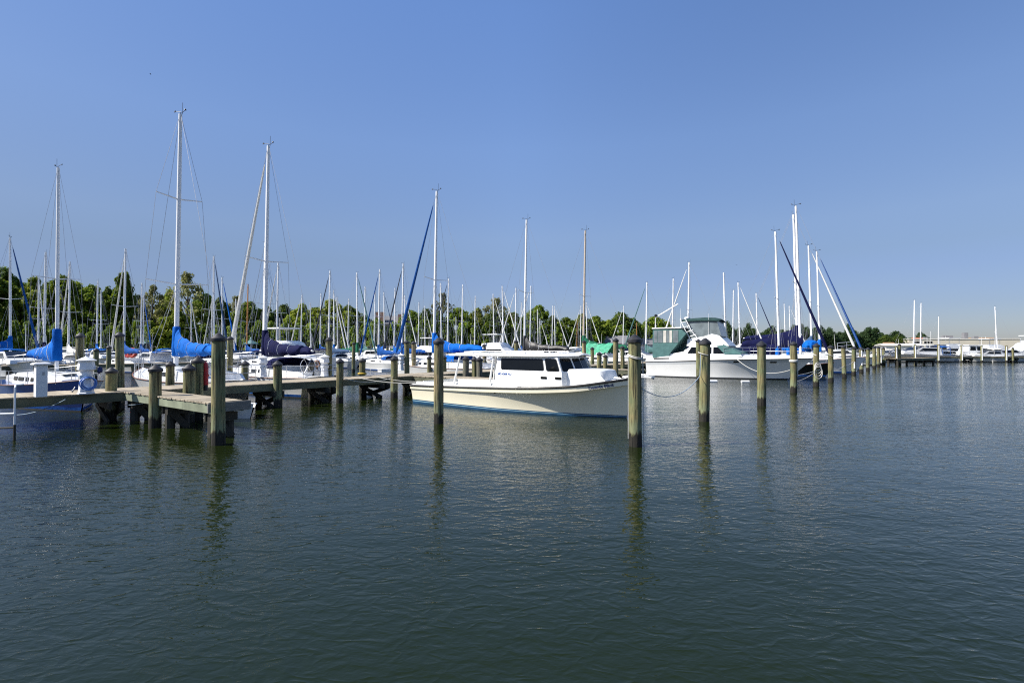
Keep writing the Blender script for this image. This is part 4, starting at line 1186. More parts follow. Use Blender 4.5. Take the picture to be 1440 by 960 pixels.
# x at top, y of the masthead, x at foot, heading (bow right +1, left -1), cover, jib, label
FAR = [
 (65, 355, 62, -1, "n", None, "sailboat with a plain white mast just left of the small navy sailboat's mast", None),
 (58, 390, 54, 1, "g", "w", "sailboat with a thin mast and pale furled jib, second from the left mast", None),
 (96, 368, 96, -1, "w", "w", "sailboat with a white masthead just right of the small navy sailboat's mast", None),
 (137, 395, 136, -1, "b", None, "sailboat with small blue cover, left mast of the close pair before the conifer", None),
 (144, 408, 142, 1, "w", None, "sailboat with white cover, right mast of the close pair before the conifer", None),
 (179, 350, 174, -1, "m", "w", "sailboat with tall mast before the dark conifer and a slanting white jib", None),
 (198, 398, 198, -1, "m", None, "sailboat with royal blue cover right of the tall pile behind the near dock", None),
 (203, 415, 202, 1, "g", "b", "small sailboat with a blue furled jib hidden under the grey feathery tree", None),
 (271, 422, 269, 1, "w", "w", "sailboat with short mast and white jib just right of the tallest mast", None),
 (302, 360, 301, 1, "n", "g", "sailboat with a white mast rising directly above the tall corner pile", None),
 (313, 390, 313, 1, "m", "b", "sailboat with grey mast and blue jib just right of the corner pile", None),
 (298, 420, 297, -1, "g", "w", "sailboat with a thin mast close left of the mast above the corner pile", None),
 (371, 342, 370, -1, "m", None, "sailboat whose white mast nearly touches the navy-covered sailboat's mast", None),
 (347, 400, 347, -1, "m", None, "sailboat with an orange varnished wooden mast", "woodmast"),
 (333, 420, 332, 1, "n", None, "sailboat with a short bare mast behind the pale furled jib's foot", None),
 (392, 370, 389, -1, "n", "w", "sailboat with a mast and white jib right of the navy-covered sailboat's mast", None),
 (394, 447, 394, 1, "g", None, "small low-masted sailboat behind the white hardtop motorboat", None),
 (424, 415, 423, -1, "n", "w", "sailboat with a thin mast right of the white hardtop motorboat", None),
 (438, 425, 437, 1, "w", None, "sailboat with a short white mast left of the thick pile behind the dock", None),
 (452, 413, 450, -1, "m", None, "sailboat with a dark thin mast just left of the thick pile behind the dock", None),
 (464, 381, 462, -1, "g", "d", "sailboat with a dark furled jib, its mast above the thick pile behind the dock", None),
 (471, 408, 470, 1, "b", "w", "sailboat with bright blue cover right of the thick pile behind the dock", None),
 (476, 418, 475, 1, "w", "w", "sailboat with white cover and a jib sloping right, left of the teal-covered boats", None),
 (490, 420, 489, -1, "t", None, "sailboat with teal cover left of the slim pile", None),
 (506, 383, 503, 1, "G", "t", "sailboat with a long teal-green furled jib and green cover", None),
 (513, 403, 512, -1, "t", None, "sailboat with teal boom cover just right of the teal jib's masthead", None),
 (536, 379, 532, -1, "m", "m", "sailboat with a navy blue jib sloping left across the brick building", None),
 (527, 410, 526, -1, "w", None, "sailboat with a thin white mast between the teal jib and the brick building", None),
 (541, 411, 541, 1, "b", "g", "sailboat with a thin mast in front of the brick building's left tower", None),
 (566, 371, 565, -1, "m", "d", "sailboat with a black furled jib crossing the right brick tower", None),
 (556, 405, 554, -1, "b", None, "sailboat with a pale mast before the brick building's right side", None),
 (571, 415, 570, 1, "G", "w", "sailboat with dark green cover left of the royal blue jib", None),
 (589, 425, 588, -1, "b", None, "sailboat with a short white mast between the blue jib and its own mast", None),
 (599, 430, 598, 1, "g", "w", "small sailboat with slate cover just left of the blue-covered sailboat's mast", None),
 (619, 398, 621, 1, "n", None, "sailboat with a navy cover just right of the blue-jib sailboat's mast", None),
 (630, 392, 629, -1, "k", "d", "sailboat with a dark jib before the tall feathery tree", None),
 (649, 400, 649, -1, "n", None, "sailboat with a bright white mast left of the tan-roofed house", None),
 (642, 445, 642, 1, "w", None, "small sailboat with a very short mast left of the tan-roofed house", None),
 (668, 416, 667, -1, "b", None, "sailboat whose white mast stands before the tan-roofed house", None),
 (695, 413, 695, 1, "g", "w", "sailboat with a white mast left of the white flybridge boat", None),
 (705.5, 413, 706, -1, "m", None, "sailboat with a white mast right at the white flybridge boat", None),
 (708, 402, 708, 1, "w", "w", "sailboat with a jib sloping right before the big round tree", None),
 (727, 405, 724, -1, "g", "w", "sailboat with a leaning mast left of the black-covered sailboat", None),
 (733, 425, 732, -1, "m", None, "sailboat with a short mast just left of the black-covered sailboat's mast", None),
 (748, 402, 745, -1, "n", "w", "sailboat with a leaning mast right of the black-covered sailboat", None),
 (757, 435, 757, 1, "g", None, "sailboat with a grey short mast, left of two above the black sail cover's end", None),
 (760.5, 448, 760, 1, "w", "w", "sailboat with a tiny mast, right of two above the black sail cover's end", None),
 (775, 430, 776, -1, "w", None, "sailboat with a white mast, left of the pair midway to the tan mast", None),
 (781, 430, 781, 1, "n", "w", "sailboat with a grey mast, right of the pair midway to the tan mast", None),
 (818, 430, 816, -1, "w", "w", "sailboat with a short white mast close left of the tan mast", None),
 (827, 425, 826, 1, "g", "w", "sailboat with a short mast and jib close right of the tan mast", None),
 (811, 450, 811, -1, "m", None, "small sailboat with a wooden short mast left of the tan mast", "woodmast"),
 (876, 430, 876, -1, "n", "w", "sailboat with a white mast and slanting jib beside the grey-roofed house", None),
 (908, 397, 908, -1, "t", "t", "sailboat with a blue-green furled jib left of the big cruiser", None),
 (896, 453, 896, 1, "y", None, "small sailboat with a tan mast above the nearest free pile", "woodmast"),
 (946, 392, 945, -1, "w", None, "sailboat with a thin white mast above the big cruiser's cockpit", None),
 (969, 369, 967, -1, "n", "w", "sailboat with a tall mast and slanting white jib behind the big cruiser's radar arch", None),
 (1021, 383, 1021, 1, "n", None, "sailboat with a thick white mast behind the big cruiser's flybridge", None),
 (1029, 408, 1030, -1, "g", None, "sailboat with a thin mast just right of the thick mast behind the flybridge", None),
 (1038, 397, 1041, 1, "w", "w", "sailboat with a white jib sloping right over the navy boom bag's end", None),
 (1067, 412, 1066, 1, "n", "n", "sailboat with a thin mast and dark jib over the navy boom bag", None),
 (1105, 427, 1105, 1, "w", None, "far sailboat with a short mast, left of three between the two tall right masts", None),
 (1112, 430, 1112, 1, "g", "w", "far sailboat with a short mast, middle of three between the two tall right masts", None),
 (1119, 420, 1119, -1, "n", None, "far sailboat with a short mast, right of three between the two tall right masts", None),
 (1121, 301, 1122, 1, "n", None, "sailboat whose mast runs close along the left side of the tallest right mast", None),
]
COLOURS["y"] = "yellow"
rng = random.Random(11)
D_KEEP = [(R_, 2.0) for R_ in ()]
for xt, yt, xb, h, cov, jib, lab, mastm in FAR:
    best = None
    dmin = 66 if xb < 330 else (62 if xb < 640 else 78 if xb < 900 else 74)
    if xb > 1000: dmin = 82
    for Ht in (12.4, 12.9, 11.9, 13.4, 11.4, 13.9, 10.9, 14.4, 10.4, 15, 9.8, 15.6, 9.2, 16.2, 8.6, 8.0, 7.4):
        D = (Ht - 2.5) * 900.0 / (489 - yt)        # in units of K metres
        if D < dmin or D > shore_d(xb) - 7 * Ht / 14: continue
        ang = HEAD[h]; s_ = Ht / MAST_H
        fp = footprint(at_d(xb, D), ang, s_)
        over = sum(rect_hit(fp, q) for q in PLACED)
        cost = over * 3 + abs(Ht - 12.4) * .15
        if best is None or cost < best[0]: best = (cost, D, Ht)
    if best is None:
        D = min(shore_d(xb) - 8, 110); best = (9, D, 0)
    place_boat("far", xb, best[1], yt, h, cov, jib, lab, SG, mastm=mastm, dodger=cov if rng.random() < .6 else "-", yaw=rng.uniform(-3, 3), skip=("masthead_gear",) if rng.random() < .35 else (),
               hullm=rng.choice([None, None, None, None, "gelwarm", "navyhull"]))
for px, D, yt, h, cov, lab in ((1284.5, 121, 422, -1, "m", "far sailboat with a thick white mast behind the far white cruiser"), (1294, 132, 426, -1, "n", "far sailboat with a thin grey mast behind the far white cruiser"),
                          (1319, 136, 445, -1, "w", "far sailboat with a short white mast at the far white cruiser's stern"), (1402, 124, 431, 1, "g", "far sailboat with a white mast and long forestay at the far right")):
    place_boat("far", px, D, yt, h, cov, None, lab, SG, dodger="-")
drop_protos()

# ------------------------------------------------------------------ motor boats of the rows behind
def build_motorboat(name, label, style):
    t = thing(name, label, "motorboat")
    H = Hull([(0, -4.3, -4.4, .95, 1.45, 1.35, -.3), (.3, -1.8, -1.8, 1.0, 1.55, 1.4, -.4), (.6, .8, 1.0, 1.12, 1.42, 1.05, -.45), (.82, 2.7, 3.1, 1.25, .95, .5, -.4), (1, 4.0, 4.8, 1.42, .05, .02, -.2)], 1.5)
    mb = MB(); H.shell(mb, 20); H.deck(mb, 0, 1, .08, .02, -.01, 20); hull = mb.build("hull", M["gel"], t, angle=45)
    mb = MB(); H.strip(mb, -.08, .10, .006, 20); mb.build("boot_stripe", M["bottom"], hull)
    mb = MB(); H.rail(mb, .035, 1.0, .01, 20); mb.build("rub_rail", M["black"], hull)
    def prof(pts, y0, y1):
        zs = [z for _, z in pts]; lo, hi = min(zs), max(zs)
        w = [y0 + (y1 - y0) * (z - lo) / (hi - lo) for _, z in pts]
        m = MB(); m.loft([[(x, -q, z) for (x, z), q in zip(pts, w)], [(x, q, z) for (x, z), q in zip(pts, w)]], closed=True, cap=True)
        return m
    def glass(pts, y0, y1, lo, hi, parent):
        for s in (-1, 1):
            mb = MB(); panel(mb, [(x, s * (y0 + (y1 - y0) * (z - lo) / (hi - lo)), z) for x, z in pts], .06, thick=.04); mb.build("window", M["glass"], parent, smooth=False)
    if style == "express":
        cab = prof([(-2.6, 1.0), (-2.4, 2.15), (.4, 2.2), (1.9, 1.62), (3.4, 1.5), (3.6, 1.2)], 1.25, 1.05).build("cabin", M["gel"], t, angle=30)
        glass([(-2.1, 1.62), (1.1, 1.62), (.35, 2.06), (-2.0, 2.02)], 1.25, 1.05, 1.0, 2.2, cab)
        mb = MB(); mb.prism([(.45, -1.0, 2.17), (1.75, -1.08, 1.70), (1.75, 1.08, 1.70), (.45, 1.0, 2.17)], (.02, 0, .03)); mb.build("windshield", M["glass"], cab, smooth=False)
    elif style == "flybridge":
        cab = prof([(-2.9, 1.0), (-2.8, 2.35), (.9, 2.4), (2.0, 1.6), (3.3, 1.5), (3.5, 1.2)], 1.3, 1.12).build("cabin", M["gel"], t, angle=30)
        glass([(-2.4, 1.75), (1.3, 1.75), (.75, 2.2), (-2.3, 2.2)], 1.3, 1.12, 1.0, 2.4, cab)
        fly = prof([(-2.6, 2.36), (-2.5, 2.95), (-.2, 3.1), (.5, 2.9), (.9, 2.4)], 1.1, .95).build("flybridge", M["gel"], t, angle=30)
        mb = MB(); mb.bbox((-1.2, 0, 4.15), (2.5, 2.0, .10), .04); mb.build("hardtop", M["gel"], fly)
        mb = MB()
        for x in (-2.2, -.2):
            for s in (-1, 1): mb.tube([(x, s * .9, 2.9), (x, s * .92, 4.12)], .03, 6)
        mb.build("hardtop_post", M["steel"], fly)
    else:   # pilothouse with an open stern
        cab = prof([(-1.2, 1.0), (-1.1, 3.0), (1.2, 3.05), (1.5, 2.0), (2.9, 1.75), (3.3, 1.2)], 1.15, 1.0).build("cabin", M["gel"], t, angle=30)
        glass([(-.8, 2.1), (-.1, 2.1), (-.1, 2.8), (-.8, 2.8)], 1.15, 1.0, 1.0, 3.05, cab); glass([(.15, 2.1), (1.2, 2.1), (1.05, 2.8), (.15, 2.8)], 1.15, 1.0, 1.0, 3.05, cab)
        mb = MB(); mb.bbox((-.2, 0, 3.1), (3.4, 2.4, .10), .03); mb.build("roof", M["gel"], t)
    mb = MB()
    for s in (-1, 1):
        mb.tube([H.pt(.55 + .44 * i / 10, 1.0, s, -.1) + Vector((0, 0, .62)) for i in range(11)], .022, 5)
        for i in range(0, 11, 2):
            q = H.pt(.55 + .44 * i / 10, 1.0, s, -.1); mb.tube([q, q + Vector((0, 0, .62))], .018, 5)
    mb.build("bow_rail", M["steel"], t)
    mb = MB(); mb.tube([(-1.2, .6, 2.1), (-1.35, .6, 4.6)], [.03, .014], 6); mb.build("antenna", M["gel"], t)
    mb = MB(); rows = []
    for x, dz in ((-4.1, -.05), (-3.9, .02), (-3.2, .06), (-2.4, .02)):
        rows.append([(x, -1.25, 2.15 + dz), (x, -.9, 2.30 + dz), (x, 0, 2.38 + dz), (x, .9, 2.30 + dz), (x, 1.25, 2.15 + dz)])
    mb.loft(rows); mb.loft([[(a, b, c - .04) for a, b, c in r] for r in rows])
    for x in (-3.9, -2.6):
        for s in (-1, 1): mb.tube([(x, s * 1.2, .95), (x, s * 1.22, 2.17)], .02, 5)
    mb.build("bimini_top", M["navy"], t)
    return t
MOT = [
 ("flybridge", 408, 64, 1, 1.0, "n", "white flybridge motorboat with a hardtop behind the navy sail cover"),
 ("flybridge", 705, 105, 1, 1.05, "b", "white flybridge motorboat seen above the workboat's roof, before the round tree"),
 ("express", 108, 78, 1, 1.1, "w", "white express cruiser behind the small navy sailboat's bow"),
 ("express", 436, 76, -1, 1.0, "n", "white motorboat left of the thick pile, its overhanging bow to the left"),
 ("pilothouse", 778, 68, 1, .85, "b", "small white pilothouse boat above the workboat's cabin roof"),
 ("express", 838, 120, -1, 1.1, "n", "white motorboat with sloping cabin behind the mint green tarp"),
 ("express", 785, 125, -1, 1.1, "w", "white motorboat left of the tan-masted sailboat"),
 ("express", 250, 92, 1, 1.0, "b", "white motorboat behind the long bright blue sail cover"),
 ("express", 536, 80, 1, 1.0, "t", "white motorboat before the brick building"),
 ("flybridge", 598, 92, -1, .9, "b", "white flybridge boat behind the two piles at the blue jib's foot"),
 ("express", 896, 86, 1, .95, "w", "white motorboat behind the nearest free pile's cap"),
 ("express", 1012, 92, 1, .95, "b", "white motorboat behind the big cruiser's foredeck"),
 ("express", 1188, 100, 1, 1.0, "w", "white motorboat just beyond the blue furled jib's foot"),
 ("express", 28, 66, 1, 1.0, "b", "white motorboat at the left edge behind the stern-on sailboat"),
 ("express", 216, 70, -1, .9, "m", "white motorboat between the tall pile and the long blue cover"),
 ("express", 470, 96, 1, .95, "m", "white motorboat directly behind the thick pile beside the second pedestal"),
 ("express", 512, 108, -1, 1.0, "t", "white motorboat right of the slim pile, in front of the teal-covered boats"),
 ("pilothouse", 556, 112, 1, .9, "b", "white pilothouse boat below the brick building's right tower"),
 ("express", 640, 100, -1, 1.0, "b", "white motorboat just right of the mottled brown pile's top"),
 ("express", 668, 88, 1, .9, "n", "white motorboat beyond the bright blue cover over the workboat's stern roof"),
 ("express", 752, 96, 1, .95, "w", "white motorboat under the black sail cover's tail"),
 ("express", 330, 84, 1, 1.0, "m", "white motorboat seen right of the corner pile"),
 ("pilothouse", 290, 88, -1, .9, "w", "white pilothouse boat left of the corner pile's top"),
 ("express", 150, 100, 1, 1.0, "b", "white motorboat between the two tall left piles, under the close pair of masts"),
 ("express", 70, 92, -1, 1.0, "n", "white motorboat behind the small navy sailboat's mast"),
 ("express", 1060, 96, 1, 1.0, "w", "white motorboat under the navy boom bag, beyond the big cruiser's foredeck"),
 ("pilothouse", 928, 100, 1, .8, "n", "white pilothouse boat hidden beyond the big cruiser's canvas cockpit"),
]
MP = {}
def place_motor(style, p, ang, s, canvas, label, group="motorboats among the moored sailboats", skip=()):
    if style not in MP: MP[style] = build_motorboat("motorboat", label, style)
    o = copy_tree(MP[style], None, {"bimini_top": M[COLOURS[canvas]]}, skip)
    o.location = p; o.rotation_euler = (0, 0, ang); o.scale = (s,) * 3
    return tag(o, label, "motorboat", group)
for style, px, D, h, s, cv, lab in MOT:
    best = None
    for k in (1, .96, 1.04, .92, 1.08, 1.13, .88, 1.18, 1.24, .84, 1.3):
        fp = footprint(at_d(px, D * k), HEAD[h], s, "motor")
        c = sum(rect_hit(fp, q) for q in PLACED) + abs(k - 1)
        if best is None or c < best[0]: best = (c, D * k, fp)
    PLACED.append(best[2])
    place_motor(style, at_d(px, best[1]), HEAD[h] + R(rng.uniform(-3, 3)), s, cv, lab)
FG = "motorboats along the far dock"
place_motor("express", at_d(1292, 116), R(184), 1.19, "m", "white express cruiser with long dark windows, bow left, at the far dock", FG)
place_motor("pilothouse", at_d(1366, 117), R(178), 0.97, "w", "white pilothouse boat with two square windows at the far dock", FG)
place_motor("flybridge", at_d(1400, 122), R(5), 1.01, "n", "white flybridge cruiser behind the far sailboat's mast at the far right", FG)
place_motor("flybridge", at_d(1442, 117), R(182), 1.14, "w", "large white cruiser cut by the right edge of the picture", FG)
place_motor("express", at_d(1270, 121), R(176), 1.06, "w", "white motorboat just left of the far white cruiser's bow", FG)
place_motor("flybridge", at_d(1343, 128), R(8), 1.06, "b", "white flybridge boat behind the far pilothouse boat's stern", FG)
place_motor("express", at_d(1386, 115.5), R(181), 0.88, "n", "low white cruiser between the pilothouse boat and the far sailboat's mast", FG)
place_motor("express", at_d(1417, 116), R(3), 1.01, "w", "white express cruiser before the waterfront hall", FG)
place_motor("pilothouse", at_d(1316, 126), R(10), 1.01, "m", "white pilothouse boat at the stern of the far white cruiser", FG)
place_motor("express", at_d(1333, 118), R(2), 0.88, "k", "low white motorboat left of the far pilothouse boat", FG)
place_motor("express", at_d(1252, 118), R(190), .9, "w", "small white motorboat with its bow beside the paired far piles", FG)
for o in list(MP.values()):
    def _rm(x):
        for c in kids(x): _rm(c)
        bpy.data.objects.remove(x)
    _rm(o)
# ------------------------------------------------------------------ power pedestals on the dock
def pedestal(p, rz, label, hose=None, s=1.0):
    t = thing("power_pedestal", label, "pedestal", p, rz, "white lighthouse-shaped power pedestals")
    t.scale = (s, s, s)
    mb = MB(); mb.lathe([(.21, 0), (.21, .03), (.185, .05), (.15, .42), (.145, .62), (.15, .66)], 8, sides_flat=.5); mb.build("base", M["plastic"], t, smooth=False)
    mb = MB(); mb.lathe([(.145, .66), (.22, .72), (.185, .96), (.18, .98)], 8, sides_flat=.5); mb.build("lamp_housing", M["plastic"], t, smooth=False)
    mb = MB(); mb.lathe([(.235, .975), (.24, .995), (.12, 1.06), (.03, 1.10), (.02, 1.135)], 16); mb.build("lid", M["plastic"], t)
    for a in (.9, 2.6, 4.2, 5.6):
        mb = MB(); mb.bbox((.158 * math.cos(a), .158 * math.sin(a), .50), (.09, .09, .12), .01, a); mb.build("socket_cover", M["gelgrey"], t, smooth=False)
    return t
def coil(p, rz, label, mat, r0=.17, turns=6):
    mb = MB(); rnd = random.Random(label)
    for i in range(turns):
        mb.torus((0 + .018 * i, rnd.uniform(-.02, .02), rnd.uniform(-.02, .02)), r0 + rnd.uniform(-.025, .02), .013, 'X', 20, 6)
    o = mb.build("hose_coil", M[mat]); o.location = p; o.rotation_euler = (0, 0, rz)
    return tag(o, label, "hose")
def deck_pt(px, py):
    return on_z(px, py, DZ)
p = deck_pt(121, 553.5); p1 = p
pedestal(p, .3, "white lighthouse-shaped power pedestal with a pale blue hose coil, at the near left dock", s=1.10)
a = math.atan2(-p.y, -p.x) + .25
coil((p.x + .21 * math.cos(a), p.y + .21 * math.sin(a), DZ + .35), a, "pale blue hose coiled on the near white pedestal", "hose", .19, 6)
c = coil((p.x + .30 * math.cos(a + 1.2), p.y + .30 * math.sin(a + 1.2), DZ + .76), a + 1.2, "navy blue cord bundle hanging at the near white pedestal's right side", "navyvinyl", .09, 6)
pedestal(deck_pt(370, 530), .2, "white power pedestal below the navy sail cover", s=1.0)
pedestal(deck_pt(456.5, 530), .6, "white power pedestal beside the thick pile behind the main dock", s=1.05)
pedestal(deck_pt(564, 520.5), .6, "white power pedestal left of the two piles at the blue jib's foot", s=1.0)
pedestal(on_z(844, 511, DZ), .1, "left one of two white power pedestals before the mint green tarp", s=1.0)
pedestal(on_z(853, 510.4, DZ), .1, "right one of two white power pedestals before the mint green tarp", s=1.0)
# grey-white meter box beside the second pedestal
p = deck_pt(468, 528.5)
t = thing("meter_box", "white metal meter box on a post right of the second white pedestal", "box", p, .5)
mb = MB(); mb.bbox((0, 0, .72), (.30, .2, .55), .02); mb.build("body", M["plastic"], t, smooth=False)
mb = MB(); mb.bbox((0, 0, .22), (.09, .09, .45), .008); mb.build("post", M["plastic"], t, smooth=False)
# square white post box
p = deck_pt(57, 558)
t = thing("utility_post", "square white utility post with an overhanging flat lid at the left dock", "post", p, math.atan2(U.y, U.x) + .12)
mb = MB(); mb.bbox((0, 0, .49), (.26, .26, .98), .012); mb.build("body", M["plastic"], t, smooth=False)
mb = MB(); mb.bbox((0, 0, 1.0), (.40, .40, .045), .012); mb.loft([[(-.19, -.19, 1.022), (.19, -.19, 1.022), (.19, .19, 1.022), (-.19, .19, 1.022)], [(-.12, -.12, 1.06), (.12, -.12, 1.06), (.12, .12, 1.06), (-.12, .12, 1.06)]], closed=True, cap=True); mb.build("lid", M["plastic"], t, smooth=False)
mb = MB(); mb.bbox((.03, -.137, .72), (.05, .015, .10), .004); mb.build("latch", M["alugrey"], t, smooth=False)
# ladder rail at the left
p = on_z(21, 601, 0.0); q = on_z(21, 541.5, 1.0)
D_ = 17.4
t = thing("dock_ladder", "white bent pipe ladder rail standing in the water at the left edge", "ladder", at_d(21, D_), 0)
mb = MB(); x0 = 0
mb.tube([(0.02, 0, -1.2), (0.02, 0, .42)], .028, 8); mb.build("foot", M["undertimber"], t)
mb = MB(); mb.tube([(.02, 0, .40), (.02, 0, 1.32), (.0, .02, 1.42), (-.07, .1, 1.48), (-.16, .4, 1.48)], .021, 8); mb.build("rail", M["plastic"], t)
mb = MB(); mb.tube([(.02, 0, .72), (-.75, -.05, .70)], .026, 8); mb.build("rung", M["plastic"], t)
mb = MB(); mb.tube([(.02, 0, .34), (-.75, -.05, .32)], .026, 8); mb.build("rung", M["undertimber"], t)
mb = MB(); mb.tube([(-.72, -.05, -1.2), (-.72, -.05, 1.32), (-.74, -.03, 1.42), (-.8, .05, 1.48), (-.9, .35, 1.48)], .021, 8); mb.build("rail", M["plastic"], t)
# red standpipe
p = deck_pt(289, 549); p.z = DZ
t = thing("fire_standpipe", "red fire standpipe bent over at the top beside the short dark pile", "standpipe", p, 0)
mb = MB(); mb.tube([(0, 0, 0), (0, 0, .22)], .075, 12); mb.build("base", M["black"], t)
mb = MB(); mb.tube([(0, 0, .2), (0, 0, .80), (-.02, 0, .92), (-.10, 0, 1.0), (-.36, .02, 1.0)], .085, 12); mb.tube([(0, 0, .50), (0, 0, .56)], .11, 12); mb.tube([(-.30, .02, 1.0), (-.36, .02, 1.0)], .11, 12); mb.build("pipe", M["red"], t)
# yellow foot round the short pile, red hose rack post
p = at_d(509.5, 36.2, DZ)
mb = MB(); mb.torus((0, 0, .05), .20, .05, 'Z', 20, 8); o = mb.build("yellow_hose", M["yellow"]); o.location = p; tag(o, "yellow hose looped round the foot of the short pile on the main dock", "hose")
p = deck_pt(446, 527.5)
t = thing("hose_rack", "dark red hose rack post between the banded pile and the second pedestal", "rack", p)
mb = MB(); mb.bbox((0, 0, .42), (.07, .07, .84), .006); mb.build("post", M["teak"], t, smooth=False)
mb = MB(); mb.torus((0, -.06, .66), .15, .03, 'Y', 18, 6); mb.torus((.01, -.08, .62), .16, .03, 'Y', 18, 6); mb.build("hose_loop", M["teak"], t)
# dock box lids, white
for px, py, lab in ((540, 523.5, "low white dock box on the main dock beside the third pedestal"), (428, 529.5, "low white box on the dock left of the banded short pile")):
    p = deck_pt(px, py)
    t = thing("dock_box", lab, "box", p, 1.0)
    mb = MB(); mb.bbox((0, 0, .09), (.7, .4, .18), .03); mb.build("body", M["plastic"], t, smooth=False)
    mb = MB(); mb.bbox((0, 0, .20), (.74, .44, .05), .02); mb.build("lid", M["plastic"], t, smooth=False)

# ------------------------------------------------------------------ dinghy under the dock edge, tarp, lifebuoy, fenders
t = thing("dinghy", "small white dinghy floating between the corner pile and the main dock", "dinghy", at_d(318, 23.3), R(-18))
H = Hull([(0, -1.3, -1.35, .38, .62, .5, -.1), (.5, 0, 0, .40, .68, .5, -.12), (.8, .8, .9, .46, .45, .25, -.1), (1, 1.15, 1.35, .52, .05, .02, -.05)], 1.4)
mb = MB(); H.shell(mb, 16); mb.build("hull", M["gel"], t, angle=50)
mb = MB(); H.rail(mb, .03, 1.0, 0, 16); mb.build("gunwale", M["gel"], t)
mb = MB(); H.deck(mb, .0, 1.0, .0, .03, -.12, 12); mb.build("inner_floor", M["deckwhite"], t)
mb = MB(); mb.box((-.4, 0, .34), (.25, 1.2, .03)); mb.build("thwart", M["deckwhite"], t, smooth=False)
mb = MB(); mb.box((-1.42, .0, .35), (.12, .16, .3)); mb.bbox((-1.45, 0, .62), (.3, .2, .26), .06); mb.build("outboard_motor", M["black"], t)

# mint tarp thrown over the boom of the tan-masted boat
D_ = 66.0
pa, pb = at_d(826, D_ + 1.0), at_d(863, D_ - 2.5)
ax = (pb - pa); ax.z = 0; Lt = ax.length; ax.normalize(); nx = Vector((-ax.y, ax.x, 0))
mb = MB(); rows = []; rnd = random.Random(5)
zr = z_at(482.5, D_); zb = z_at(496.5, D_)
for i in range(17):
    u = i / 16
    c = pa + ax * (Lt * u)
    ridge = zr + .10 * math.sin(u * 9) * .4 - .18 * math.sin(math.pi * u) * .4
    hem = zb + .22 * abs(u - .5) + rnd.uniform(-.08, .08) - (.15 if .2 < u < .6 else 0)
    row = []
    for k in (-1, -.8, -.5, -.2, 0, .2, .5, .8, 1):
        h_ = ridge + (hem - ridge) * abs(k) ** 1.1
        q = c + nx * (k * 1.05 + rnd.uniform(-.03, .03))
        row.append((q.x, q.y, h_ + .05 * math.sin(u * 25 + k * 3)))
    rows.append(row)
mb.loft(rows); mb.loft([[(a_, b_, c_ - .02) for a_, b_, c_ in r] for r in rows])
tag(mb.build("boom_tarp", M["mint"], angle=70), "mint green tarp tented over a boat's boom right of the tan mast", "tarp")

p = at_d(186, 68.0, z_at(496, 68))
mb = MB(); mb.torus((0, 0, 0), .38, .16, 'Y', 20, 8); o = mb.build("life_ring", M["orange"]); o.location = p; tag(o, "orange-red life ring hanging on a stern rail right of the tall pile", "life ring")
p = at_d(180, 68.6, z_at(496, 68))
mb = MB(); mb.torus((0, 0, 0), .36, .15, 'Y', 20, 8); o = mb.build("life_ring", M["red"]); o.location = p; tag(o, "darker red life ring half behind the orange-red one", "life ring")

def fender(p, label, mat, s=1.0):
    t = thing("fender", label, "fender", p)
    t.scale = (s, s, s)
    mb = MB(); mb.lathe([(.02, -.34), (.09, -.30), (.12, -.2), (.12, .2), (.09, .30), (.03, .36), (.02, .42)], 12); mb.build("body", M[mat], t)
    mb = MB(); mb.tube([(0, 0, .40), (0, 0, .85)], .012, 5); mb.build("line", M["rope"], t)
fender(at_d(1093.5, 53.6, z_at(497.5, 53.6)), "blue fender, left of two on the big cruiser's bow rail", "blue", 1.5)
fender(at_d(1108.5, 52.2, z_at(496, 52.2)), "blue fender, right of two on the big cruiser's bow rail", "blue", 1.2)
for px, py, lab in ((1003, 536, "white rope float on the water under the cruiser's cabin window"), (1048, 536.5, "cream rope float on the water before the cruiser's forward hull")):
    p = on_z(px, py, 0.06)
    mb = MB(); mb.tube([(-.32, 0, 0), (-.27, 0, .0), (.27, 0, 0), (.32, 0, 0)], [.02, .10, .10, .02], 10); o = mb.build("float", M["plastic"]); o.location = p; tag(o, lab, "float")
# bright blue sail bundle on the foredeck of the right-hand sailboat
p = at_d(1139, 60.5, z_at(487, 60.5))
mb = MB(); rows = []; rnd = random.Random(8)
for i in range(9):
    u = i / 8; r = .52 * math.sin(math.pi * (.06 + .9 * u)) ** .7
    rows.append([(1.6 * (u - .5) * .8, r * (1 + rnd.uniform(-.12, .12)) * math.cos(q), r * (1 + rnd.uniform(-.12, .12)) * math.sin(q) * 1.1 + .18 * u) for q in (2 * math.pi * k / 10 for k in range(10))])
mb.loft(rows, closed=True, cap=True); o = mb.build("sail_bundle", M["blue"]); o.location = p; o.rotation_euler = (0, 0, R(-35)); tag(o, "bright blue bundled sail hanked on the foredeck at the foot of the navy jib", "sail")

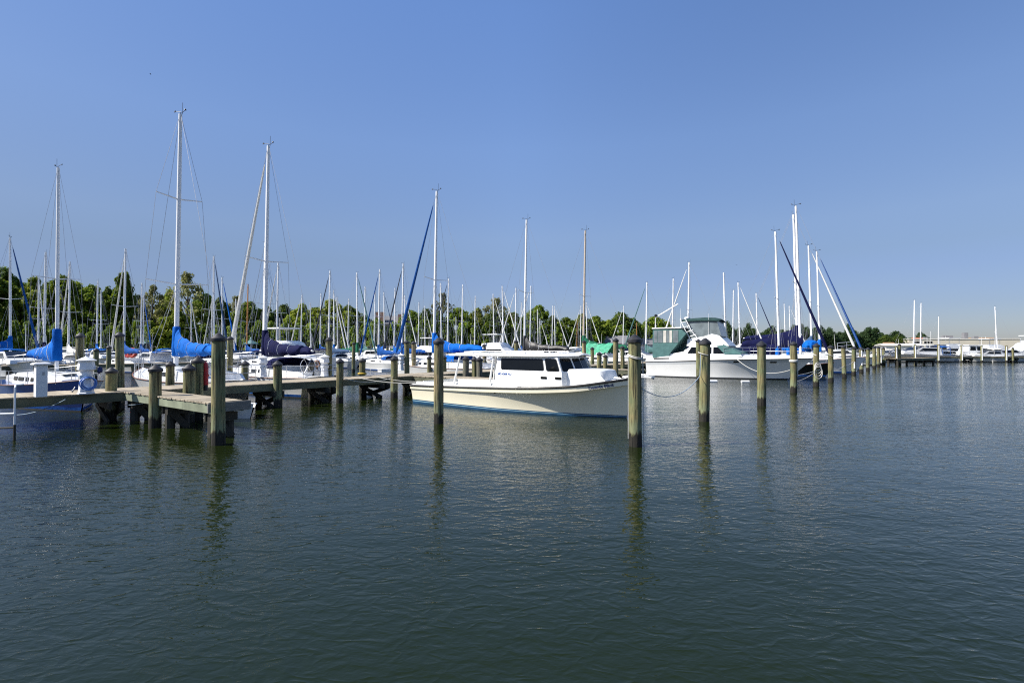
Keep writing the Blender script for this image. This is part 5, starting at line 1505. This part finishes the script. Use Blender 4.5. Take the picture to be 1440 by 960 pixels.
# ------------------------------------------------------------------ ropes
def pile_at(px, py, D, z, side=0.0):
    p = at_d(px, D, z); return p
D1 = base_d(627); D2 = base_d(592)
P1 = at_d(893, D1)
def wrap(P, z, label, turns=2, r=.178, tilt=.06, thick=.014):
    pts = []
    for i in range(turns * 20 + 1):
        q = 2 * math.pi * i / 20
        pts.append((P.x + r * math.cos(q), P.y + r * math.sin(q), z + tilt * math.cos(q - 2.4) + .035 * (i / 20)))
    rope("pile_rope", label, pts, thick)
wrap(P1, 2.24, "white rope wound round the top of the nearest free pile", 2)
rope("hanging_rope", "pale rope hanging straight down the right side of the nearest free pile", [(P1.x + .19, P1.y - .02, 2.34), (P1.x + .195, P1.y - .03, 1.4), (P1.x + .20, P1.y - .04, .5), (P1.x + .215, P1.y - .03, -.1)], .012)
rope("hanging_rope", "thin pale rope hanging down the left side of the nearest free pile", [(P1.x - .185, P1.y - .05, 2.2), (P1.x - .19, P1.y - .06, 1.2), (P1.x - .195, P1.y - .06, .2)], .008)
P2 = at_d(989.5, D2)
wrap(P2, 2.28, "white rope wound round the roped pile at the big cruiser's cabin", 1, .175)
rope("mooring_line", "pale blue mooring line sagging from the nearest free pile to the roped pile", sag((P1.x + .19, P1.y + .05, 1.45), (P2.x - .17, P2.y - .1, 1.55), .42) + [Vector((P2.x - .16, P2.y - .14, 2.28))], .011, "bluerope")
bowp = WB + WD * 9.9
rope("mooring_line", "bow line from the workboat's foredeck to the nearest free pile", sag((bowp.x, bowp.y, 1.52), (P1.x - .1, P1.y + .18, 2.25), .25), .012)
P3 = at_d(1070.5, base_d(570)); P4 = at_d(1115.5, base_d(552)); P5 = at_d(1147, base_d(543)); P6 = at_d(1168, base_d(537)); P7 = at_d(1187, base_d(531)); P8 = at_d(1200, base_d(527))
rope("mooring_line", "white line drooping across the big cruiser's bow behind the black-capped pile", sag(CB_ + CD * 7.6 + CN * 1.7 + Vector((0, 0, 1.62)), (P4.x - .15, P4.y + .1, 1.25), .55), .02)
rope("mooring_line", "white line low between the white-wrapped pile and the coil pile", sag((P4.x, P4.y, .95), (P5.x, P5.y, 1.02), .05), .018)
rope("mooring_line", "slack lower line between the white-wrapped pile and the coil pile", sag((P4.x, P4.y, .60), (P5.x, P5.y, .98), .12), .014)
wrap(P4, 1.72, "broad white rope wrap on the pile at the big cruiser's stem", 3, .19, .01, .03)
rope("hanging_rope", "white rope hanging down the right side of the pile at the big cruiser's stem", [(P4.x + .2, P4.y, 2.3), (P4.x + .22, P4.y - .05, 1.6), (P4.x + .2, P4.y - .05, .9)], .022)
mb = MB()
for k in range(4):
    pts = [Vector((P5.x + (.2 + .02 * k) * math.sin(q) * (1 if q < 3.2 else 1), P5.y - .2 - .02 * k, 1.55 - .18 * k * .5 - (.36 + .06 * k) * (1 - math.cos(q)) / 1.4)) for q in (2 * math.pi * i / 24 for i in range(25))]
    mb.tube(pts, .022, 6)
tag(mb.build("rope_coil", M["rope"]), "coil of white rope hanging in hoops on a pile right of the big cruiser", "rope")
wrap(P5, 2.0, "white rope turns near the top of the coil pile", 2, .18, .08, .016)
rope("mooring_line", "white line from the coil pile's neighbour back to the black hull", sag((P6.x, P6.y, 1.95), (P5.x + 3.2, P5.y + 9.5, 1.6), .3), .018)
wrap(P6, 1.95, "white rope turns on the pile two right of the big cruiser's stem", 1, .18, .1, .016)
rope("mooring_line", "white line drooping between the two piles before the grey hull", sag((P7.x, P7.y, 1.0), (P6.x, P6.y, .95), .15), .018)
rope("mooring_line", "white line across the short-guard pile at the right", sag((P8.x, P8.y, 1.25), (P7.x, P7.y, 1.0), .1), .018)
for k, (off, lab) in enumerate(((1.35, "left one of two pale lines from the workboat's stern to the dock"), (.4, "right one of two pale lines from the workboat's stern to the dock"))):
    q = on_dock(4.0 + 1.0 * k, .12); q.z = DZ + .04
    st = WB + WD * .12 + WN * off
    rope("mooring_line", lab, sag(q, (st.x, st.y, .92), .10), .014)
a_ = at_d(478, base_d(566.5)); b_ = at_d(554.5, base_d(559.5))
rope("mooring_line", "pale line strung along the dock edge between two capped dock piles", sag((a_.x + .15, a_.y - .1, 1.15), (b_.x, b_.y - .17, 1.05), .22), .014)
q = on_z(92, 560, 1.0)
rope("mooring_line", "thin pale rope slanting from the dock edge into the water below the utility post", sag((q.x, q.y, .97), on_z(24, 583, .05), .10), .010, "bluerope")
q = on_z(100, 550, DZ + .03); q2 = at_d(106, 23.8, 1.05)
rope("mooring_line", "short white bow line from the small navy sailboat down to the dock", sag(q, q2, .03), .016)
a_ = at_d(157, base_d(590)); b_ = at_d(219, base_d(601))
rope("mooring_line", "thin pale rope drooping below the finger pier between two short piles", sag((a_.x + .12, a_.y, .55), (b_.x - .1, b_.y + .5, .9), .12), .009, "bluerope")

# ------------------------------------------------------------------ buildings behind the marina
def gable(name, label, p, rz, w, d, h, rh, wall, roof, wins=(), cat="house", hip=0.0):
    """w along x (the front), d deep, wall height h, roof rise rh; wins: (x, z, width, height) on the front"""
    t = thing(name, label, cat, p, rz)
    mb = MB(); mb.box((0, d / 2, h / 2), (w, d, h))
    mb.loft([[(-w / 2, .01, h), (-w / 2, d / 2, h + rh * (1 if hip == 0 else .02)), (-w / 2, d - .01, h)], [(w / 2, .01, h), (w / 2, d / 2, h + rh * (1 if hip == 0 else .02)), (w / 2, d - .01, h)]], cap=True)
    wl_ = mb.build("wall", M[wall], t, smooth=False)
    o = .45
    mb = MB()
    if rh > 0:
        i = hip * w / 2
        a, b, c, e = Vector((-w / 2 - o, -o, h - .12)), Vector((w / 2 + o, -o, h - .12)), Vector((w / 2 + o, d + o, h - .12)), Vector((-w / 2 - o, d + o, h - .12))
        r1, r2 = Vector((-w / 2 - o + i, d / 2, h + rh)), Vector((w / 2 + o - i, d / 2, h + rh))
        u_ = Vector((0, 0, .18))
        mb.add([a, b, c, e, r1, r2, a + u_, b + u_, c + u_, e + u_, r1 + u_, r2 + u_], [(6, 7, 11, 10), (8, 9, 10, 11), (7, 8, 11), (9, 6, 10), (0, 4, 5, 1), (2, 5, 4, 3), (1, 5, 2), (3, 4, 0), (0, 1, 7, 6), (1, 2, 8, 7), (2, 3, 9, 8), (3, 0, 6, 9)])
    else:
        mb.box((0, d / 2, h + .15), (w + .4, d + .4, .3))
    mb.build("roof", M[roof], t, smooth=False)
    for x, z, ww, hh in wins:
        mb = MB(); mb.box((x, -.02, z), (ww + .24, .08, hh + .24)); f_ = mb.build("window", M["wallwhite"], wl_, smooth=False)
        mb = MB(); mb.box((x, -.05, z), (ww, .06, hh)); mb.build("pane", M["glass"], f_, smooth=False)
    return t
def front(px, D): return at_d(px, D, .7)
b1 = gable("brick_building", "tan-red brick building with tall gables behind the masts", front(549, 182), R(4), 7.6, 9, 8.6, 2.4, "brick", "roofgrey", [(x, z, .9, 1.5) for x in (-2.4, 0, 2.4) for z in (2.2, 5.0, 7.3)], "building")
mb = MB(); mb.box((-3.0, .8, 6.0), (2.4, 1.6, 12.0)); mb.build("chimney_tower", M["brick"], b1, smooth=False)
mb = MB(); mb.box((3.1, .8, 5.7), (2.0, 1.6, 11.4)); mb.build("chimney_tower", M["brick"], b1, smooth=False)
gable("house", "low house with a tan roof among the trees behind the workboat", front(665, 180), R(-3), 7.0, 8, 1.9, 1.7, "wallwhite", "rooftan", [(-2, 1.2, .9, 1.0), (1.5, 1.2, .9, 1.0)])
gable("house", "white house with a grey hipped roof right of the mint tarp", front(868, 212), R(-12), 11, 9, 3.2, 2.6, "wallwhite", "roofgrey", [(-3, 1.8, 1, 1.3), (0, 1.8, 1, 1.3), (3, 1.8, 1, 1.3)], hip=.45)
gable("house", "small grey-roofed house right of the nearest free pile's cap", front(905, 250), R(6), 10, 8, 3.0, 2.4, "wallwhite", "roofgrey", [(-2.4, 1.7, 1, 1.2), (2, 1.7, 1, 1.2)])
gable("house", "long grey-roofed house at the left edge behind the masts", front(8, 148), R(8), 12, 8, 4.6, 2.3, "wallwhite", "roofgrey", [(-4, 2.4, 1, 1.3), (0, 2.4, 1, 1.3), (3.5, 2.4, 1, 1.3)])
gable("shelter", "tan-roofed open shelter at the end of the receding pile row", front(1254, 226), R(-15), 4.2, 4.5, 1.9, 1.7, "wallbeige", "rooftan", [], "shelter", hip=.5)
w1 = gable("warehouse", "long low beige warehouse along the far right shore", at_d(1354, 240, .7), R(-20), 33, 14, 5.0, 0, "wallbeige", "rooflight", [(x, 3.9, 2.6, .8) for x in (-14, -10.5)], "building")
for x, y, w_, h_ in ((-1.5, 8, 3.0, 1.3), (3.2, 6, 1.2, 2.3), (8.0, 10, 1.4, 1.0), (-8, 9, 1.0, .8)):
    mb = MB(); mb.box((x, y, 5.3 + h_ / 2), (w_, 2.0, h_)); mb.build("rooftop_unit", M["roofgrey"], w1, smooth=False)
gable("warehouse", "white low shed left of the long beige warehouse", at_d(1272, 214, .7), R(-20), 10.5, 9, 2.6, .5, "wallwhite", "rooflight", [(-2, 1.5, 1.4, .8)], "shed")
gable("house", "small building with an orange-red roof beyond the far white cruiser", at_d(1299, 270, .7), R(-10), 6.5, 6, 3.2, 2.8, "wallbeige", "rooforange", [], hip=.3)
gable("house", "tan building with a brown roof rising behind the warehouse's right end", at_d(1384, 275, .7), R(-20), 9, 8, 4.3, 1.8, "wallbeige", "rooftan", [(-2, 2.5, 1, 1), (2, 2.5, 1, 1)])
gable("house", "white waterfront hall with a dark window band at the far right", at_d(1425, 236, .7), R(-18), 17, 10, 3.6, .8, "wallwhite", "rooflight", [(x, 2.6, 1.5, 1.2) for x in (-7, -5, -3, -1, 1, 3, 5, 7)], "building")
def gazebo(px, D, label, s, roofm):
    t = thing("gazebo", label, "gazebo", at_d(px, D, .7)); t.scale = (s, s, s)
    for k in range(6):
        q = math.pi * k / 3
        mb = MB(); mb.tube([(1.2 * math.cos(q), 1.2 * math.sin(q), 0), (1.2 * math.cos(q), 1.2 * math.sin(q), 2.4)], .09, 6); mb.build("post", M["wallwhite"], t)
    mb = MB(); mb.lathe([(1.6, 2.35), (1.6, 2.45), (.35, 3.2), (.3, 3.5), (.05, 3.9)], 6); mb.build("roof", M[roofm], t, smooth=False)
    mb = MB(); mb.lathe([(1.15, 0), (1.15, .9), (1.1, .95)], 6); mb.build("railing", M["wallwhite"], t, smooth=False)
gazebo(207, 153, "small gazebo with a pale roof behind the covered sailboats at the left", 1.2, "roofteal")
gazebo(353, 156, "small teal-roofed gazebo behind the navy-covered sailboat", 1.15, "roofteal")

# ------------------------------------------------------------------ trees
def crown_mesh(name, seed, shape, nclump, nleaf, leaf, mat, cl=.2):
    rnd = random.Random(seed)
    V_, F_ = [], []
    clumps = []
    tries = 0
    while len(clumps) < nclump and tries < 5000:
        tries += 1
        z = rnd.uniform(.05, .97)
        rr = shape(z) * (0.25 + .75 * math.sqrt(rnd.random()))
        q = rnd.uniform(0, 2 * math.pi)
        rr *= 1 + .18 * math.sin(3 * q + seed) + .12 * math.sin(7 * z + 2 * q)
        clumps.append((rr * math.cos(q), rr * math.sin(q), z, rnd.uniform(.6, 1.25) * cl))
    for cx, cy, cz, cr in clumps:
        for _ in range(nleaf):
            v = Vector((rnd.gauss(0, 1), rnd.gauss(0, 1), rnd.gauss(0, 1))).normalized() * cr * rnd.random() ** .38
            p = Vector((cx + v.x, cy + v.y, cz + v.z * .42))
            if p.z < .01: continue
            s_ = leaf * rnd.uniform(.6, 1.35)
            n = (v.normalized() * .9 + Vector((rnd.uniform(-1, 1), rnd.uniform(-1, 1), rnd.uniform(-.2, 1)))).normalized()
            a = n.orthogonal().normalized(); b = n.cross(a)
            th = rnd.uniform(0, 6.28)
            a, b = a * math.cos(th) + b * math.sin(th), b * math.cos(th) - a * math.sin(th)
            o = len(V_)
            for k, (ua, ub) in enumerate(((-1, -.55), (1, -.6), (.8, .6), (-.9, .5))):
                w = a * (ua * s_) + b * (ub * s_)
                V_.append((p.x + w.x, p.y + w.y, p.z + w.z * .45))
            F_.append((o, o + 1, o + 2, o + 3))
    me = bpy.data.meshes.new(name); me.from_pydata(V_, [], F_); me.materials.append(M[mat])
    return me
round_ = lambda z: max(0.05, 1 - abs(2 * z - .92) ** 2.6) * .92 + .08
egg = lambda z: max(0.05, 1 - abs(2 * z - .80) ** 2.4) * .9 + .06
cone = lambda z: max(.06, (1 - z) ** .75) * .95 * (1 if z > .12 else z / .12 * .5 + .5)
shrub = lambda z: max(.1, (1 - z ** 2.2)) * .95
CR = {"round": crown_mesh("crown", 1, round_, 150, 58, .046, "leaf_a", .18), "bright": crown_mesh("crown", 2, egg, 150, 58, .046, "leaf_b", .18),
      "dark": crown_mesh("crown", 3, egg, 150, 58, .046, "leaf_c", .18), "cone": crown_mesh("crown", 4, cone, 150, 56, .044, "leaf_a", .15),
      "feather": crown_mesh("crown", 5, egg, 100, 34, .034, "leaf_d", .15), "shrub": crown_mesh("crown", 6, shrub, 60, 56, .07, "leaf_c", .26), "shrub2": crown_mesh("crown", 7, shrub, 60, 56, .07, "leaf_a", .26)}
def trunk_mesh(seed, nl):
    rnd = random.Random(seed); mb = MB()
    mb.tube([(0, 0, -.06), (.01, 0, .12), (.0, .02, .4), (.02, 0, .75), (.0, 0, .93)], [.075, .058, .045, .026, .006], 8)
    for i in range(nl):
        z = .18 + .6 * i / nl; q = i * 2.4 + seed; l = .62 * (1 - z * .7)
        mb.tube([(0, 0, z), (l * .45 * math.cos(q), l * .45 * math.sin(q), z + .07), (l * math.cos(q + .2), l * math.sin(q + .2), z + .17)], [.026 * (1.2 - z), .018 * (1.2 - z), .004], 5)
    o = mb.build("trunk", M["bark"]); me = o.data; bpy.data.objects.remove(o); return me
TR = {"a": trunk_mesh(1, 8), "b": trunk_mesh(2, 14)}
def tree(px, yt, r, kind, label, back=10.0, group="trees along the wooded shore"):
    D = shore_d(px) + back
    h = z_at(yt, D) - .6
    rad = 1.5 * r * D / 900.0
    t = thing("shrub" if kind.startswith("shrub") else "tree", label, "shrub" if kind.startswith("shrub") else "tree", at_d(px, D, .6), random.Random(label).uniform(0, 6.28), group)
    t.scale = (rad, rad, h)
    o = bpy.data.objects.new("trunk", TR["b" if kind == "feather" else "a"]); COL.objects.link(o); o.parent = t
    c = bpy.data.objects.new("crown", CR[kind]); COL.objects.link(c); c.parent = t
    low = {"round": .10, "bright": .08, "dark": .05, "cone": .04, "feather": .22}.get(kind, .0)
    c.location = (0, 0, low); c.scale = (1, 1, 1 - low)
    return t
TREES = [
 (4, 376, 26, "dark", "tall dark tree at the extreme left behind the first mast", 12),
 (-14, 388, 26, "round", "tree half cut off by the left edge of the picture", 6),
 (27, 399, 20, "round", "rounded tree just right of the leftmost mast", 16),
 (47, 391, 20, "bright", "bright tree between the leftmost mast and the small navy sailboat's mast", 9),
 (66, 396, 16, "dark", "dark narrow tree just left of the small navy sailboat's mast", 20),
 (88, 389, 20, "round", "leafy tree directly right of the small navy sailboat's mast", 8),
 (108, 398, 18, "bright", "bright tree with a lumpy top right of the small navy sailboat's spreader", 14),
 (129, 402, 19, "round", "broad tree behind the close pair of masts", 8),
 (151, 403, 14, "dark", "dark tree just left of the tall conifer", 16),
 (172, 384, 22, "cone", "tall conifer-shaped tree behind the slanting white jib", 9),
 (192, 414, 13, "dark", "low dark tree filling the gap right of the tall conifer", 18),
 (214, 401, 18, "feather", "grey feathery tree with thin foliage left of the tallest mast", 7),
 (238, 408, 14, "bright", "yellow-green tree hugging the left of the tallest mast", 14),
 (263, 383, 23, "feather", "tall open-crowned tree directly right of the tallest mast", 9),
 (248, 436, 17, "bright", "low yellow-green tree at the foot of the tallest mast", 2),
 (288, 414, 17, "round", "green tree left of the mast above the corner pile", 12),
 (309, 418, 15, "dark", "dark tree right behind the mast above the corner pile", 8),
 (331, 416, 15, "feather", "thin-leaved tree left of the pale furled jib", 14),
 (350, 425, 17, "round", "green tree behind the varnished wooden mast", 8),
 (375, 431, 16, "dark", "dark tree behind the navy-covered sailboat's mast", 10),
 (399, 428, 19, "dark", "rounded dark tree right of the navy-covered sailboat's mast", 14),
 (425, 428, 17, "bright", "bright green tree behind the thin masts left of the big green dome", 9),
 (443, 433, 14, "round", "tree at the left flank of the big green dome", 16),
 (466, 422, 26, "bright", "big dome-shaped bright green tree left of the slim pile", 10),
 (490, 430, 14, "round", "tree at the right flank of the big green dome", 16),
 (513, 443, 15, "dark", "dark tree between the big green dome and the brick building", 9),
 (530, 448, 10, "round", "small tree against the brick building's left tower", -2),
 (578, 437, 16, "round", "green tree just right of the brick building", 9),
 (599, 434, 15, "dark", "dark tree left of the blue-covered sailboat's mast", 12),
 (622, 412, 17, "feather", "tall feathery tree behind the dark jib", 14),
 (617, 440, 14, "dark", "low dark tree at the foot of the tall feathery tree", 5),
 (645, 434, 18, "round", "rounded tree left of the tan-roofed house", 12),
 (672, 434, 17, "bright", "tree rising directly above the tan-roofed house", 18),
 (697, 419, 22, "feather", "big round open tree behind the white flybridge boat", 13),
 (694, 437, 17, "dark", "dark lower tree under the big round open tree", 4),
 (722, 440, 15, "round", "green tree left of the black-covered sailboat's mast", 12),
 (741, 441, 14, "dark", "dark tree behind the black-covered sailboat's mast", 16),
 (758, 430, 15, "round", "rounded taller tree right of the black-covered sailboat", 12),
 (777, 444, 13, "bright", "low tree behind the pair of masts midway to the tan mast", 9),
 (796, 447, 15, "round", "low green tree left of the tan mast", 12),
 (818, 442, 16, "bright", "green tree directly behind the tan mast", 10),
 (838, 445, 14, "round", "green tree just right of the tan mast", 14),
 (856, 450, 12, "bright", "small bright tree left of the grey-hipped house", 20),
 (873, 439, 20, "dark", "large rounded dark tree above the grey-hipped house", 24),
 (891, 447, 12, "dark", "dark tree between the grey-hipped house and the nearest free pile", 10),
 (921, 446, 18, "round", "green tree right of the nearest free pile, above the small grey house", 34),
 (938, 452, 12, "bright", "tree behind the big cruiser's davit", 20),
]
for a in TREES: tree(*a)
SHR = [(x, 452 + (i * 37) % 9 + max(0, (x - 500)) * .014, 14, "shrub" if i % 3 else "shrub2") for i, x in enumerate(range(2, 940, 19))]
mb = MB()
CB = MB()
for i, (x, yt, r, k) in enumerate(SHR):          # waterside thicket under the trees: one continuous mass
    D = shore_d(x) + 2.5; rad = r * D / 900 * 1.1; h = max(1.5, z_at(yt, D) - .6)
    me = CR[k]; c0_ = at_d(x, D, .6); q = i * 1.7
    ca, sa = math.cos(q), math.sin(q)
    vs_ = [(c0_.x + rad * (v.co.x * ca - v.co.y * sa), c0_.y + rad * (v.co.x * sa + v.co.y * ca), .6 + h * v.co.z) for v in me.vertices]
    CB.add(vs_, [tuple(p_.vertices) for p_ in me.polygons])
me = bpy.data.meshes.new("undergrowth"); me.from_pydata(CB.v, [], CB.f); me.materials.append(M["leaf_a"])
o = bpy.data.objects.new("undergrowth", me); COL.objects.link(o); tag(o, "dark thicket of bushes along the shore under the trees", "undergrowth", kind="stuff")
# the far wooded shore at the right
CB = MB(); rnd = random.Random(21)
pts_px = [(955 + 9.5 * i, 462 + 5 * math.sin(i * 1.7) + 3 * math.sin(i * .61) + max(0, (955 + 9.5 * i - 1170)) * .09) for i in range(37)]
for i, (x, yt) in enumerate(pts_px):
    for layer in range(2):
        D = float(np.interp(x, [955, 1020, 1100, 1200, 1310], [330, 425, 520, 575, 640])) + layer * 14 + 8   # in units of K metres
        rad = rnd.uniform(9, 13) * D / 900; h = max(3, z_at(yt + layer * -1.5 + rnd.uniform(-2, 2), D) - .6)
        me = CR[("dark", "round", "shrub")[(i + layer) % 3]]
        c0_ = at_d(x + rnd.uniform(-3, 3), D, .6); q = rnd.uniform(0, 6.28); ca, sa = math.cos(q), math.sin(q)
        vs_, fs_ = [], []
        vv = me.vertices
        for p_ in list(me.polygons)[::2]:
            o_ = len(vs_)
            for j in p_.vertices:
                v = vv[j].co; vs_.append((c0_.x + rad * (v.x * ca - v.y * sa), c0_.y + rad * (v.x * sa + v.y * ca), .6 + h * v.z))
            fs_.append((o_, o_ + 1, o_ + 2, o_ + 3))
        CB.add(vs_, fs_)
me = bpy.data.meshes.new("distant_woods"); me.from_pydata(CB.v, [], CB.f); me.materials.append(M["leaf_far"])
o = bpy.data.objects.new("distant_woods", me); COL.objects.link(o); tag(o, "distant wooded shore beyond the masts at the right", "woods", kind="stuff")
for px, yt, r, lab in ((1245, 471, 9, "small dark tree left of the tan-roofed shelter"), (1262, 470, 7, "dark tree right of the tan-roofed shelter"), (1430, 481, 9, "dark tree behind the far right hall"), (1280, 475, 6, "small dark tree above the white low shed"), (1446, 478, 8, "dark tree at the right edge behind the rightmost cruiser")):
    tree(px, yt, r, "dark", lab, 55, "trees on the far right bank")

# ------------------------------------------------------------------ birds
def bird(px, py, D, label, s=.5):
    p = Vector((0, 0, EYE)) + ray(px, py) * (D / ray(px, py).y)
    t = thing("bird", label, "bird", p, .6); t.scale = (s, s, s)
    mb = MB(); mb.tube([(-.5, 0, 0), (-.3, 0, .02), (0, 0, .03), (.3, 0, .03), (.42, 0, .04), (.52, 0, .03)], [.03, .07, .11, .09, .07, .01], 8)
    for s_ in (-1, 1):
        mb.loft([[(.2, s_ * .06, .06), (-.15, s_ * .06, .06)], [(.22, s_ * .5, .22), (-.08, s_ * .5, .2)], [(.02, s_ * 1.1, .12), (-.10, s_ * 1.1, .12)]])
        mb.loft([[(.2, s_ * .06, .03), (-.15, s_ * .06, .03)], [(.22, s_ * .5, .19), (-.08, s_ * .5, .17)], [(.02, s_ * 1.1, .11), (-.10, s_ * 1.1, .11)]])
    mb.add([(-.45, -.04, 0), (-.45, .04, 0), (-.75, .12, 0), (-.75, -.12, 0), (-.45, -.04, .02), (-.45, .04, .02), (-.75, .12, .02), (-.75, -.12, .02)], [(0, 1, 2, 3), (4, 5, 6, 7), (0, 1, 5, 4), (2, 3, 7, 6)])
    mb.build("body", M["black"], t)
bird(211.5, 104.5, 90, "lone dark bird high in the sky at the upper left", .30)
bird(1036, 372.5, 110, "tiny dark bird in the sky above the thick mast at the big cruiser", .26)
